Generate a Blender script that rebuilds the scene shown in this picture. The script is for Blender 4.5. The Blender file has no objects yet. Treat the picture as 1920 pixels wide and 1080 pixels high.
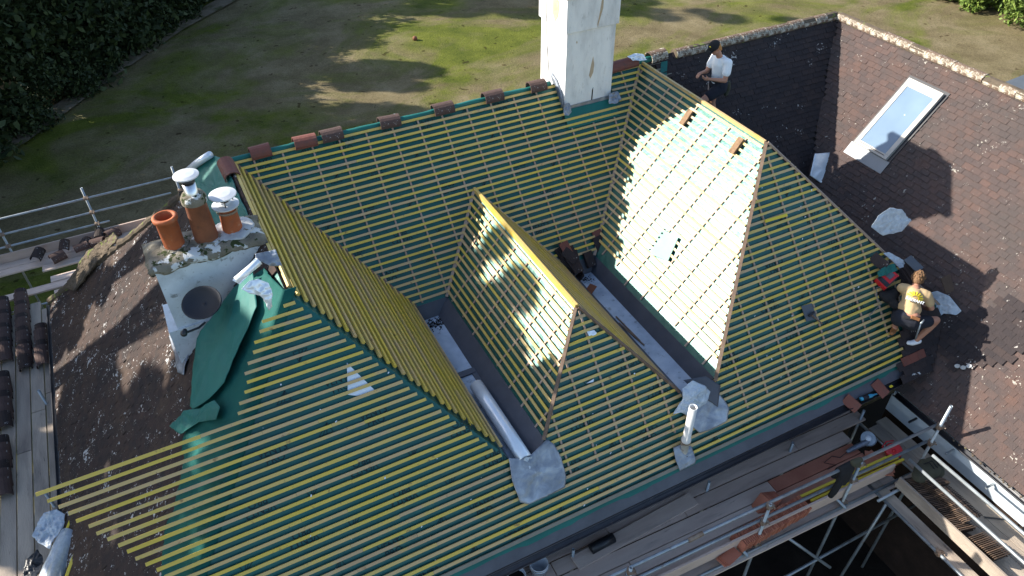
import bpy, math, random
import numpy as np
from mathutils import Vector, Matrix, noise
R = math.radians
random.seed(7)
sc = bpy.context.scene
col = sc.collection

# ------------------------------------------------------------------ camera, light, exposure
FPX, YAW, PITCH, ROLL = 1412.7, 0.4631, 0.7037, -0.0133
CAM = Vector((-7.8658, -10.4668, 5.6859))
fwd = Vector((math.sin(YAW)*math.cos(PITCH), math.cos(YAW)*math.cos(PITCH), -math.sin(PITCH)))
rt0 = Vector((math.cos(YAW), -math.sin(YAW), 0)); up0 = rt0.cross(fwd)
rgt = rt0*math.cos(ROLL) + up0*math.sin(ROLL); upv = up0*math.cos(ROLL) - rt0*math.sin(ROLL)
cd = bpy.data.cameras.new('camera'); cam = bpy.data.objects.new('camera', cd); col.objects.link(cam)
cd.sensor_width = 36; cd.lens = FPX/1920*36; cd.clip_end = 600; cd.clip_start = .1
m = Matrix((rgt, upv, -fwd)).transposed().to_4x4(); m.translation = CAM; cam.matrix_world = m
sc.camera = cam
TO_SUN = Vector((-0.694, 0.545, 0.470)).normalized()
wd = bpy.data.worlds.new('World'); sc.world = wd; wd.use_nodes = True
sky = wd.node_tree.nodes.new('ShaderNodeTexSky'); sky.sky_type = 'NISHITA'; sky.sun_disc = False
sky.sun_elevation = math.asin(TO_SUN.z); sky.sun_rotation = math.atan2(TO_SUN.x, TO_SUN.y) % (2*math.pi)
wd.node_tree.links.new(sky.outputs[0], wd.node_tree.nodes['Background'].inputs[0])
wd.node_tree.nodes['Background'].inputs[1].default_value = 0.10
sl = bpy.data.lights.new('sun', 'SUN'); sl.energy = 4.3; sl.angle = R(.5); sl.color = (1, .93, .82)
so = bpy.data.objects.new('sun', sl); col.objects.link(so)
so.rotation_euler = TO_SUN.to_track_quat('Z', 'Y').to_euler(); so.location = (-30, 20, 30)
vs = sc.view_settings; vs.view_transform = 'Standard'; vs.look = 'None'; vs.gamma = 1; vs.use_curve_mapping = False
vs.exposure = 1.5

# ------------------------------------------------------------------ surveyed planes: z = a x + b y + c
xL, yf, xM, hM, xG = -7.24, -3.2718, -3.7672, 1.0267, 4.72
PF = (0, 1.1467, 1.1467*3.2718)
PM = (0, 1.0934, 0)
PL = (-1.1037, 0, 1.1037*xL)         # right-facing side of the left wing
PWL = (1.1109, 0, -hM - 1.1109*xM)   # left-facing side of the middle wing
PWR = (-1.1109, 0, -hM + 1.1109*xM)
PR = (1.0715, 0, 0)                  # left-facing side of the right wing
PRR = (-1.0715, 0, 0)
PS = (1.1, 0, 1.1*7.24)              # old tiled left slope
PG = (1.1, 0, -1.1*xG)               # old tiled right range
def pz(p, x, y): return p[0]*x + p[1]*y + p[2]
def nrm(p): return Vector((-p[0], -p[1], 1)).normalized()
def ray(px, py): return fwd + (px-960)/FPX*rgt - (py-540)/FPX*upv
def on(px, py, p, lift=0.0):
    "point of plane p seen at a spot of the survey photo, raised along the plane's normal"
    d = ray(px, py); n = Vector((-p[0], -p[1], 1))
    t = (p[2] - n.dot(CAM))/n.dot(d)
    return CAM + t*d + nrm(p)*lift
def at(px, py, z): return on(px, py, (0, 0, z))
def aty(px, py, y):
    d = ray(px, py); return CAM + d*((y-CAM.y)/d.y)

# ------------------------------------------------------------------ mesh helpers
class MB:
    def __init__(s): s.v = []; s.f = []; s.sm = False
    def add(s, vs, fs):
        o = len(s.v); s.v += [Vector(v) for v in vs]; s.f += [[i+o for i in f] for f in fs]; return s
    def box(s, c, d, M=None):
        M = M or Matrix.Identity(3); c = Vector(c); x, y, z = d[0]/2, d[1]/2, d[2]/2
        vs = [c + M @ Vector((i*x, j*y, k*z)) for k in (-1, 1) for j in (-1, 1) for i in (-1, 1)]
        return s.add(vs, [(0,2,3,1),(4,5,7,6),(0,1,5,4),(2,6,7,3),(0,4,6,2),(1,3,7,5)])
    def beam(s, a, b, w, h, n=(0,0,1), off=0.0):
        "bar from a to b, w wide across, h thick along n, its underside off above the line"
        a, b, n = Vector(a), Vector(b), Vector(n).normalized(); t = (b-a).normalized()
        sd = n.cross(t).normalized(); n = t.cross(sd).normalized()
        vs = [p + sd*(i*w/2) + n*(off + k*h) for p in (a, b) for k in (0, 1) for i in (-1, 1)]
        return s.add(vs, [(0,1,3,2),(4,6,7,5),(0,4,5,1),(2,3,7,6),(0,2,6,4),(1,5,7,3)])
    def tube(s, pts, r, seg=10, cap=True, rs=None):
        pts = [Vector(p) for p in pts]; o = len(s.v); n = len(pts); ref = None
        for i, p in enumerate(pts):
            t = (pts[min(i+1, n-1)] - pts[max(i-1, 0)]).normalized()
            if ref is None:
                ref = t.orthogonal().normalized()
            ref = (ref - t*ref.dot(t)).normalized(); b = t.cross(ref); rr = rs[i] if rs else r
            for k in range(seg):
                a = 2*math.pi*k/seg; s.v.append(p + (ref*math.cos(a) + b*math.sin(a))*rr)
        for i in range(n-1):
            for k in range(seg):
                k2 = (k+1) % seg; s.f.append([o+i*seg+k, o+i*seg+k2, o+(i+1)*seg+k2, o+(i+1)*seg+k])
        if cap:
            s.f.append([o+k for k in range(seg)][::-1]); s.f.append([o+(n-1)*seg+k for k in range(seg)])
        return s
    def lathe(s, prof, o=(0,0,0), M=None, seg=24, a0=0, a1=2*math.pi):
        M = M or Matrix.Identity(3); o = Vector(o); b = len(s.v); full = abs(a1-a0-2*math.pi) < 1e-6
        ns = seg if full else seg+1
        for r, z in prof:
            for k in range(ns):
                a = a0 + (a1-a0)*k/seg; s.v.append(o + M @ Vector((r*math.cos(a), r*math.sin(a), z)))
        for i in range(len(prof)-1):
            for k in range(seg):
                k2 = (k+1) % ns; s.f.append([b+i*ns+k, b+i*ns+k2, b+(i+1)*ns+k2, b+(i+1)*ns+k])
        return s
    def slab(s, pts, n, th):
        "flat outline thickened downwards along n"
        n = Vector(n).normalized(); k = len(pts); pts = [Vector(p) for p in pts]
        s.add(pts + [p - n*th for p in pts], [list(range(k)), list(range(2*k-1, k-1, -1))] +
              [(i, i+k, (i+1) % k + k, (i+1) % k) for i in range(k)])
        return s
    def ball(s, c, r, M=None, u=12, w=8):
        M = M or Matrix.Identity(3)
        if not hasattr(r, '__len__'): r = (r, r, r)
        c = Vector(c); vs = [c + M @ Vector((0, 0, r[2]))]
        for i in range(1, w):
            a = math.pi*i/w
            for k in range(u):
                b = 2*math.pi*k/u; vs.append(c + M @ Vector((r[0]*math.sin(a)*math.cos(b), r[1]*math.sin(a)*math.sin(b), r[2]*math.cos(a))))
        vs.append(c + M @ Vector((0, 0, -r[2]))); fs = [(0, 1+k, 1+(k+1) % u) for k in range(u)]
        for i in range(w-2):
            for k in range(u): fs.append((1+i*u+k, 1+(i+1)*u+k, 1+(i+1)*u+(k+1) % u, 1+i*u+(k+1) % u))
        e = len(vs)-1; fs += [(e, 1+(w-2)*u+(k+1) % u, 1+(w-2)*u+k) for k in range(u)]
        return s.add(vs, fs)
    def limb(s, pts, rs, seg=12):
        for p, r in zip(pts, rs): s.ball(p, r, u=seg, w=8)
        for i in range(len(pts)-1): s.tube([pts[i], pts[i+1]], 0, seg, True, [rs[i], rs[i+1]])
        return s
    def sheet(s, outline, n, amp=.02, freq=4, rings=9, seed=0, sag=0, per=64):
        "a rumpled sheet filling a star-shaped outline"
        rings = int(rings*1.6); pts = [Vector(p) for p in outline]; L = [(pts[(i+1) % len(pts)]-pts[i]).length for i in range(len(pts))]
        T = sum(L); res = []
        for k in range(per):
            d = T*k/per; i = 0
            while d > L[i]: d -= L[i]; i += 1
            res.append(pts[i].lerp(pts[(i+1) % len(pts)], d/L[i]))
        for i, p in enumerate(pts):
            acc = sum(L[:i]); res[round(acc/T*per) % per] = p
        c = sum(res, Vector())/per; n = Vector(n).normalized(); o = len(s.v); S = Vector((seed*7.3, seed*3.1, 0))
        def dsp(p, e):
            q = p*freq + S
            w = noise.noise(q) + .6*(1-2*abs(noise.noise(q*1.7+S))) + .35*(.5-abs(noise.noise(q*3.9+S)))
            return p + n*(amp*(w+.6)) - n*sag*e*e
        s.v.append(dsp(c, 0))
        for r in range(1, rings+1):
            for p in res: s.v.append(dsp(c.lerp(p, r/rings), r/rings))
        for k in range(per): s.f.append([o, o+1+k, o+1+(k+1) % per])
        for r in range(rings-1):
            for k in range(per):
                a = o+1+r*per+k; b = o+1+r*per+(k+1) % per; s.f.append([a, a+per, b+per, b])
        return s
    def mesh(s, name, smooth=False):
        me = bpy.data.meshes.new(name); me.from_pydata([tuple(v) for v in s.v], [], s.f); me.update()
        if smooth or s.sm: me.polygons.foreach_set('use_smooth', [True]*len(me.polygons))
        return me

def wloc(o):
    v = Vector(o.location)
    while o.parent: o = o.parent; v = v*0 if False else v
    return v
ROOT = {}
def tag(o, label=None, cat=None, group=None, kind=None):
    if label: o['label'] = label
    if cat: o['category'] = cat
    if group: o['group'] = group
    if kind: o['kind'] = kind
    return o
def obj(name, mb, mt, parent=None, smooth=False, sol=0, remesh=0, bev=0, label=None, sub=0):
    "mb is in world coordinates; linked as ONE mesh object"
    me = mb.mesh(name, smooth) if isinstance(mb, MB) else mb
    if mt and not me.materials: me.materials.append(mt)
    o = bpy.data.objects.new(name, me); col.objects.link(o)
    if parent:
        o.parent = parent
        if parent.name in ROOT: o.matrix_parent_inverse = Matrix.Translation(-ROOT[parent.name])
    if remesh:
        r = o.modifiers.new('remesh', 'REMESH'); r.mode = 'VOXEL'; r.voxel_size = remesh; r.use_smooth_shade = True
        q = o.modifiers.new('smooth', 'SMOOTH'); q.iterations = 4; q.factor = .5
    if sub: q = o.modifiers.new('sub', 'SUBSURF'); q.levels = q.render_levels = sub
    if sol:
        q = o.modifiers.new('solid', 'SOLIDIFY'); q.thickness = sol; q.offset = -1
    if bev:
        q = o.modifiers.new('bevel', 'BEVEL'); q.width = bev; q.segments = 2
    if label: o['label'] = label
    return o
def thing(name, label, cat, loc, group=None):
    o = bpy.data.objects.new(name, None); col.objects.link(o); o.location = loc; o.empty_display_size = .2
    ROOT[o.name] = Vector(loc); return tag(o, label, cat, group)
def single(name, mb, mt, label, cat, group=None, kind=None, **k):
    return tag(obj(name, mb, mt, **k), label, cat, group, kind)
def structure(name, mb, mt, **k): return tag(obj(name, mb, mt, **k), kind='structure')
def frame(n, t):
    "matrix with columns t, n x t, n"
    n = Vector(n).normalized(); t = Vector(t); t = (t - n*t.dot(n)).normalized(); b = n.cross(t)
    return Matrix((t, b, n)).transposed()

# ------------------------------------------------------------------ materials
def lin(c): return (c[0], c[1], c[2], 1)
MATS = {}
def mk(name, cols, scale=3, detail=6, rough=.7, spec=.4, metal=0, bump=0, bscale=20, island=0, tint=None, specks=None,
       stretch=(1,1,1), sheen=0, alpha=1, trans=0, wave=None, rvar=0, distort=0, edge=None):
    mt = bpy.data.materials.new(name); mt.use_nodes = True; nt = mt.node_tree; N = nt.nodes; L = nt.links
    b = N['Principled BSDF']; b.inputs['Roughness'].default_value = rough; b.inputs['Metallic'].default_value = metal
    b.inputs['Specular IOR Level'].default_value = spec; b.inputs['Alpha'].default_value = alpha
    b.inputs['Transmission Weight'].default_value = trans
    tc = N.new('ShaderNodeTexCoord'); mp = N.new('ShaderNodeMapping'); mp.inputs['Scale'].default_value = stretch
    L.new(tc.outputs['Object'], mp.inputs['Vector'])
    def nz(sc_, det=6, rgh=.6, dis=0, vec=None):
        n = N.new('ShaderNodeTexNoise'); n.inputs['Scale'].default_value = sc_; n.inputs['Detail'].default_value = det
        n.inputs['Roughness'].default_value = rgh; n.inputs['Distortion'].default_value = dis
        L.new(vec or mp.outputs[0], n.inputs['Vector']); return n
    def ramp(src, stops):
        r = N.new('ShaderNodeValToRGB'); e = r.color_ramp.elements
        while len(e) < len(stops): e.new(.5)
        for i, (p, c) in enumerate(stops): e[i].position = p; e[i].color = lin(c)
        L.new(src, r.inputs[0]); return r
    def mix(f, a, c, mode='MIX'):
        x = N.new('ShaderNodeMix'); x.data_type = 'RGBA'; x.blend_type = mode
        if hasattr(f, 'default_value') or hasattr(f, 'is_linked'): L.new(f, x.inputs[0])
        else: x.inputs[0].default_value = f
        for k, q in ((6, a), (7, c)):
            if isinstance(q, tuple): x.inputs[k].default_value = lin(q)
            else: L.new(q, x.inputs[k])
        return x.outputs[2]
    n1 = nz(scale, detail, .6, distort)
    src = n1.outputs[0]
    if island:
        g = N.new('ShaderNodeNewGeometry'); oi = N.new('ShaderNodeObjectInfo')
        ad = N.new('ShaderNodeMath'); ad.operation = 'ADD'; L.new(g.outputs['Random Per Island'], ad.inputs[0]); L.new(oi.outputs['Random'], ad.inputs[1])
        fr = N.new('ShaderNodeMath'); fr.operation = 'FRACT'; L.new(ad.outputs[0], fr.inputs[0])
        mm = N.new('ShaderNodeMix'); mm.data_type = 'FLOAT'; mm.inputs[0].default_value = island
        L.new(n1.outputs[0], mm.inputs[2]); L.new(fr.outputs[0], mm.inputs[3]); src = mm.outputs[0]
    c = ramp(src, cols).outputs[0]
    if tint:   # list of (scale, lo, hi, colour, amount)
        for ts, lo, hi, tcol, am in tint:
            tn = nz(ts, 5, .65); r = ramp(tn.outputs[0], [(lo, (0,0,0)), (hi, (am,)*3)]); c = mix(r.outputs[0], c, tcol)
    if specks:  # lichen or paint spots with a shape of their own: (scale, threshold, colour)
        for ss, th, scol in specks:
            vn = nz(ss, 3, .55); pn = nz(ss*.14, 3, .6)
            ml = N.new('ShaderNodeMath'); ml.operation = 'MULTIPLY'; L.new(vn.outputs[0], ml.inputs[0]); L.new(pn.outputs[0], ml.inputs[1])
            r = ramp(ml.outputs[0], [(th, (0,0,0)), (th+.02, (1,1,1))]); c = mix(r.outputs[0], c, scol)
    L.new(c, b.inputs['Base Color'])
    if rvar:
        rr = N.new('ShaderNodeMapRange'); rr.inputs[3].default_value = rough-rvar; rr.inputs[4].default_value = rough+rvar
        L.new(n1.outputs[0], rr.inputs[0]); L.new(rr.outputs[0], b.inputs['Roughness'])
    if bump:
        bn = nz(bscale, 5, .6); bp = N.new('ShaderNodeBump'); bp.inputs['Strength'].default_value = bump
        bp.inputs['Distance'].default_value = .02; L.new(bn.outputs[0], bp.inputs['Height']); L.new(bp.outputs[0], b.inputs['Normal'])
    MATS[name] = mt; return mt
batten_x = mk('batten timber', [(0,(.32,.20,.10)),(.22,(.47,.33,.17)),(.42,(.52,.36,.14)),(.6,(.56,.405,.09)),(.8,(.60,.425,.055)),(1,(.44,.32,.05))], 1.3, 4, .48, .55,
    island=.62, tint=[(2.2,.5,.66,(.60,.43,.03),.6),(9,.63,.70,(.20,.11,.045),.75),(26,.66,.72,(.10,.06,.03),.6)], bump=.25, bscale=60)
counter = mk('counter batten', [(0,(.30,.22,.17)),(1,(.42,.33,.26))], 4, rough=.75, island=.6, bump=.2)
hipboard = mk('hip board', [(0,(.07,.045,.035)),(.5,(.15,.10,.07)),(1,(.26,.19,.13))], 9, rough=.8, bump=.3)
membrane = mk('green membrane', [(.3,(.002,.056,.048)),(.7,(.004,.092,.076))], 1.2, 6, .38, .72, bump=.7, bscale=4, rvar=.05,
    tint=[(.9,.45,.65,(.004,.046,.045),.8),(14,.6,.7,(.009,.09,.08),.5)])
flapgreen = mk('loose green membrane', [(.3,(.009,.105,.092)),(.7,(.014,.140,.122))], 2, 4, .6, .3, bump=.2, bscale=4)
membrane_dull = mk('dull green membrane', [(.3,(.005,.062,.055)),(.7,(.009,.098,.084))], 1.2, 6, .75, .15, bump=.5, bscale=5)
ink = mk('print ink', [(0,(.001,.014,.016)),(1,(.002,.022,.024))], 8, rough=.6)
lead = mk('lead sheet', [(.25,(.11,.125,.15)),(.5,(.22,.245,.29)),(.68,(.38,.42,.47))], 3.5, 9, .36, .5, metal=.35, bump=.5, bscale=9, rvar=.1, distort=.8)
darklead = mk('dark valley lining', [(.2,(.045,.050,.065)),(.8,(.085,.092,.115))], 3, 6, .5, .4, bump=.2, bscale=9)
sole_m = mk('gutter sole', [(.25,(.24,.29,.36)),(.55,(.38,.44,.52)),(.8,(.52,.57,.63))], 3.2, 8, .35, .5, bump=.15, bscale=12, tint=[(7,.58,.66,(.12,.13,.14),.6)])
foil = mk('white foil', [(.3,(.68,.74,.80)),(.7,(.82,.86,.90))], 5, 6, .25, .6, metal=.25, bump=.25, bscale=6)
plastic = mk('clear polythene', [(.3,(.42,.50,.58)),(.6,(.58,.66,.74)),(.75,(.80,.85,.90))], 9, 8, .22, .7, alpha=.70, bump=.9, bscale=16, distort=1.5)
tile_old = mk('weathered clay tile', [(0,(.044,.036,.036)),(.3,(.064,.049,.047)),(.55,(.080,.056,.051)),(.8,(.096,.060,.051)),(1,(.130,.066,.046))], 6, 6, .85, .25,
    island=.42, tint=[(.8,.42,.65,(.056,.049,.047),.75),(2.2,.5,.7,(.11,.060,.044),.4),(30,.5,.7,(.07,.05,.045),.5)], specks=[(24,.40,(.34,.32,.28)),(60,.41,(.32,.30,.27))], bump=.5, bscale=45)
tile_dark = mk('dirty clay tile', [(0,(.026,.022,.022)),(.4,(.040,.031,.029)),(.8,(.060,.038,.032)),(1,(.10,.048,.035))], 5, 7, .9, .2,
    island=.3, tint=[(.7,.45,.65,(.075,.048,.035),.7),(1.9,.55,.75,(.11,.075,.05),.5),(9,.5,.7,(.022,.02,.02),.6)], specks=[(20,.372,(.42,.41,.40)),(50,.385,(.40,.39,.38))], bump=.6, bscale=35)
tile_black = mk('blackish clay tile', [(0,(.020,.017,.019)),(.5,(.032,.025,.026)),(1,(.05,.034,.03))], 5, 7, .85, .3, island=.45,
    specks=[(24,.40,(.36,.34,.32))], bump=.5, bscale=35)  # darkest clay tone, used on one slope, relaid areas and loose tiles
underlay = mk('tile backing', [(0,(.025,.02,.018)),(1,(.04,.03,.025))], 4, rough=.95)
ridge_old = mk('lichened ridge tile', [(0,(.08,.052,.040)),(.5,(.135,.092,.068)),(1,(.20,.13,.09))], 7, 8, .9, .2, island=.35,
    specks=[(24,.29,(.42,.39,.33)),(40,.31,(.25,.22,.17))], tint=[(3,.5,.7,(.10,.085,.06),.7)], bump=.6, bscale=40)
ridge_red = mk('red ridge tile', [(0,(.11,.038,.028)),(1,(.20,.065,.045))], 5, rough=.7, bump=.3, tint=[(4,.55,.7,(.09,.05,.04),.7)])
ridge_grey = mk('grey lichen ridge tile', [(0,(.055,.038,.035)),(1,(.11,.07,.06))], 6, 8, .9, .2, specks=[(40,.39,(.34,.33,.31))], bump=.5, bscale=40)
mortar = mk('mortar', [(.2,(.06,.05,.04)),(.6,(.12,.095,.07)),(.8,(.20,.165,.125))], 6, 8, .95, .1, bump=.8, bscale=25, specks=[(9,.33,(.13,.15,.05))])
render_w = mk('white render', [(.3,(.50,.51,.51)),(.5,(.68,.69,.69)),(.75,(.76,.77,.76))], 2.5, 8, .8, .25, bump=.3, bscale=30, stretch=(1.6,1.6,.5),
    tint=[(9,.60,.68,(.34,.34,.33),.4),(2.2,.55,.72,(.44,.45,.46),.45),(30,.64,.70,(.30,.27,.22),.5)], specks=[(6,.44,(.42,.33,.22))])
render_b = mk('blue white render', [(.3,(.50,.55,.60)),(.7,(.66,.71,.76))], 2.5, 8, .75, .25, bump=.2, tint=[(9,.60,.68,(.14,.14,.13),.7),(3,.52,.7,(.36,.40,.44),.6),(24,.62,.70,(.2,.19,.16),.6)])
fascia_m = mk('white fascia paint', [(.3,(.42,.49,.54)),(.7,(.55,.61,.66))], 3, 6, .4, .4, tint=[(5,.6,.75,(.3,.3,.28),.4)])
cement = mk('cement flaunching', [(.2,(.10,.085,.065)),(.55,(.20,.18,.14)),(.8,(.33,.31,.27))], 5, 9, .95, .15, bump=.9, bscale=14, specks=[(7,.30,(.55,.56,.55)),(15,.33,(.04,.05,.02))])
cement_w = mk('pale new cement', [(.3,(.36,.37,.37)),(.7,(.52,.53,.53))], 6, 8, .9, .2, bump=.6, bscale=18, specks=[(8,.36,(.15,.13,.1))])
terra = mk('terracotta', [(.2,(.24,.065,.028)),(.6,(.38,.105,.038)),(.85,(.45,.14,.055))], 5, 6, .7, .3, bump=.2, tint=[(4,.55,.72,(.18,.10,.07),.7),(11,.58,.68,(.42,.22,.13),.5),(2,.6,.7,(.09,.05,.035),.5)])
terra_br = mk('sooty terracotta', [(.2,(.12,.05,.03)),(.6,(.22,.08,.04)),(.85,(.28,.12,.07))], 4, 6, .75, .3, bump=.3, tint=[(5,.55,.7,(.07,.045,.03),.7)])
soot = mk('soot', [(0,(.012,.009,.008)),(1,(.02,.015,.013))], 4, rough=1, spec=.05)
steel = mk('stainless steel', [(0,(.62,.63,.65)),(1,(.75,.76,.78))], 5, rough=.28, metal=.9)
whitemetal = mk('white metal cowl', [(0,(.48,.50,.53)),(1,(.60,.62,.64))], 5, rough=.35, spec=.5, metal=.2)
galv = mk('galvanised tube', [(.2,(.20,.23,.25)),(.6,(.34,.38,.41)),(.85,(.46,.50,.53))], 6, 6, .42, .5, metal=.5, bump=.1, tint=[(11,.6,.7,(.20,.10,.05),.6)])
rusty = mk('rusty coupler', [(.2,(.13,.07,.04)),(.6,(.28,.22,.17)),(.85,(.38,.20,.10))], 14, 6, .65, .4, metal=.4, bump=.4)
board = mk('scaffold board timber', [(.2,(.44,.33,.27)),(.5,(.58,.45,.375)),(.8,(.68,.56,.47))], 3, 9, .85, .2, island=.3, bump=.35, bscale=30, stretch=(.35,2.5,1),
    tint=[(2,.52,.75,(.22,.175,.16),.6),(8,.66,.74,(.08,.06,.05),.6)])
board_y = mk('long scaffold board timber', [(.2,(.23,.19,.16)),(.5,(.37,.31,.25)),(.8,(.50,.41,.32))], 3, 9, .85, .2, island=.3, bump=.35, bscale=30, stretch=(2.5,.35,1),
    tint=[(2,.52,.7,(.10,.08,.075),.5),(8,.64,.72,(.05,.04,.04),.7)])
board_red = mk('board covered in brick dust', [(.2,(.34,.12,.08)),(.5,(.46,.19,.125)),(.8,(.52,.30,.22))], 2.5, 9, .9, .15, island=.2, bump=.25, bscale=30)
yellow_t = mk('fresh yellow timber', [(0,(.55,.40,.02)),(.5,(.66,.50,.04)),(1,(.50,.40,.12))], 3, rough=.6, island=.4)
clay_new = mk('orange clay tile', [(0,(.30,.095,.055)),(.5,(.40,.14,.085)),(1,(.50,.20,.12))], 6, rough=.8, island=.7, bump=.2)
clay_brown = mk('old brown clay tile', [(0,(.04,.03,.026)),(.5,(.09,.062,.046)),(1,(.22,.14,.095))], 7, 7, .85, .2, island=.6, bump=.4)
black_p = mk('black plastic', [(0,(.010,.011,.014)),(1,(.022,.024,.03))], 5, rough=.4, spec=.5)
gutter_m = mk('dark gutter', [(.2,(.018,.019,.024)),(.8,(.045,.047,.055))], 4, 6, .45, .5, tint=[(6,.6,.72,(.14,.11,.09),.6)])
cloth_bk = mk('black cloth', [(0,(.008,.008,.009)),(1,(.018,.018,.02))], 7, rough=.95, bump=.4)
olive = mk('olive canvas', [(0,(.035,.035,.022)),(1,(.07,.068,.045))], 7, rough=.95, bump=.5)
red_p = mk('red plastic', [(0,(.40,.012,.018)),(1,(.52,.02,.025))], 5, rough=.35)
white_p = mk('white plastic', [(0,(.62,.66,.72)),(1,(.74,.77,.8))], 5, rough=.35)
dish_m = mk('dark satellite dish', [(0,(.010,.013,.020)),(1,(.018,.022,.032))], 4, rough=.6, spec=.3)
glass = mk('roof window glass', [(.3,(.12,.18,.26)),(.7,(.16,.23,.31))], 1.2, 3, .15, .3, specks=[(14,.44,(.6,.65,.7))])
taupe = mk('taupe aluminium', [(0,(.34,.32,.29)),(1,(.44,.42,.38))], 4, rough=.5, metal=.1)
greyflash = mk('grey flashing', [(0,(.16,.18,.20)),(1,(.24,.26,.28))], 4, rough=.5, metal=.2)
brick_shade = mk('brick darkened for shade', [(.2,(.018,.013,.011)),(.6,(.035,.024,.019)),(.85,(.055,.035,.027))], 4, 8, .95, .1, bump=.5, bscale=30)  # near-black wall colour paints in the deep shade below the scaffold
soil = mk('dark soil', [(.2,(.012,.010,.009)),(.6,(.024,.019,.016)),(.85,(.045,.035,.028))], 2, 9, 1, .1, bump=1, bscale=9)
slate_m = mk('slate', [(0,(.06,.07,.085)),(1,(.10,.115,.13))], 4, rough=.6)
skin = mk('skin', [(0,(.36,.17,.11)),(1,(.46,.23,.15))], 6, rough=.55, spec=.35)
shirt_w = mk('white cotton', [(0,(.72,.76,.80)),(1,(.80,.82,.84))], 5, rough=.9, bump=.2)
shirt_t = mk('tan cotton', [(0,(.42,.29,.15)),(1,(.50,.36,.20))], 5, rough=.9, bump=.2)
navy = mk('navy shorts cloth', [(0,(.010,.012,.02)),(1,(.02,.022,.032))], 6, rough=.95)
hair_g = mk('ginger hair', [(0,(.34,.13,.03)),(1,(.52,.24,.06))], 20, rough=.6, bump=.5, bscale=60)
hair_b = mk('brown hair', [(0,(.10,.05,.022)),(1,(.24,.13,.06))], 25, rough=.6, bump=1, bscale=50)
leather = mk('brown leather', [(0,(.22,.09,.03)),(1,(.32,.14,.05))], 6, rough=.6)
blue_p = mk('blue plastic', [(0,(.02,.20,.34)),(1,(.04,.3,.45))], 5, rough=.4)
yell_p = mk('yellow print', [(0,(.62,.50,.02)),(1,(.7,.56,.04))], 5, rough=.8)
grey_t = mk('weathered grey timber', [(0,(.16,.15,.12)),(1,(.26,.24,.19))], 4, rough=.9, stretch=(2,2,1))
rough_w = mk('rough sawn offcut', [(.2,(.09,.055,.03)),(.6,(.24,.15,.085)),(.85,(.40,.30,.20))], 12, rough=.9, bump=.6)
bark = mk('bark', [(0,(.05,.035,.025)),(1,(.10,.075,.05))], 8, rough=.95, bump=.8)
def leafmat(name, a, b):
    return mk(name, [(0, a), (1, b)], 3, rough=.65, spec=.3, island=.85)
leaf_dark = leafmat('dark hedge foliage', (.010,.020,.007), (.040,.060,.016))
leaf_bright = leafmat('bright shrub foliage', (.06,.11,.015), (.16,.22,.04))
leaf_mid = leafmat('mid green foliage', (.03,.05,.012), (.08,.11,.025))

membrane.node_tree.nodes['Principled BSDF'].inputs['Specular Tint'].default_value = (.62, 1, .94, 1)
# lawn: worn brown turf with greener patches
lawn = bpy.data.materials.new('worn lawn'); lawn.use_nodes = True
nt = lawn.node_tree; N = nt.nodes; L = nt.links; pb = N['Principled BSDF']; pb.inputs['Roughness'].default_value = 1; pb.inputs['Specular IOR Level'].default_value = .1
tc = N.new('ShaderNodeTexCoord')
def _n(s, d=6, r=.6, dis=0, st=(1,1,1)):
    mp = N.new('ShaderNodeMapping'); mp.inputs['Scale'].default_value = st; mp.inputs['Rotation'].default_value = (0,0,R(40)); L.new(tc.outputs['Object'], mp.inputs[0])
    n = N.new('ShaderNodeTexNoise'); n.inputs['Scale'].default_value = s; n.inputs['Detail'].default_value = d; n.inputs['Roughness'].default_value = r; n.inputs['Distortion'].default_value = dis
    L.new(mp.outputs[0], n.inputs['Vector']); return n.outputs[0]
def _r(src, stops):
    r = N.new('ShaderNodeValToRGB'); e = r.color_ramp.elements
    while len(e) < len(stops): e.new(.5)
    for i, (p, c) in enumerate(stops): e[i].position = p; e[i].color = lin(c)
    L.new(src, r.inputs[0]); return r.outputs[0]
def _m(f, a, b, mode='MIX'):
    x = N.new('ShaderNodeMix'); x.data_type = 'RGBA'; x.blend_type = mode
    if isinstance(f, float): x.inputs[0].default_value = f
    else: L.new(f, x.inputs[0])
    L.new(a, x.inputs[6]); L.new(b, x.inputs[7]); return x.outputs[2]
brown = _r(_n(.55, 8, .7), [(.3,(.10,.075,.045)),(.5,(.165,.13,.078)),(.7,(.24,.195,.125))])
green = _r(_n(.8, 7, .65), [(.3,(.052,.070,.010)),(.6,(.110,.125,.020)),(.8,(.16,.17,.045))])
patch = _r(_n(.16, 7, .62, .8, (1,1.5,1)), [(.44,(.12,.12,.12)),(.60,(1,1,1))])
c1 = _m(patch, brown, green)
fine = _r(_n(16, 9, .85), [(.3,(.45,.45,.42)),(.52,(1,1,1)),(.72,(1.4,1.38,1.25))])
c2 = _m(1.0, c1, fine, 'MULTIPLY')
spot = _r(_n(3.1, 2, .4), [(.70,(1,1,1)),(.74,(.45,.4,.35))])
c3 = _m(1.0, c2, spot, 'MULTIPLY')
L.new(c3, pb.inputs['Base Color'])
bp = N.new('ShaderNodeBump'); bp.inputs['Strength'].default_value = .8; bp.inputs['Distance'].default_value = .05
L.new(_n(14, 6, .7), bp.inputs['Height']); L.new(bp.outputs[0], pb.inputs['Normal'])

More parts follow.
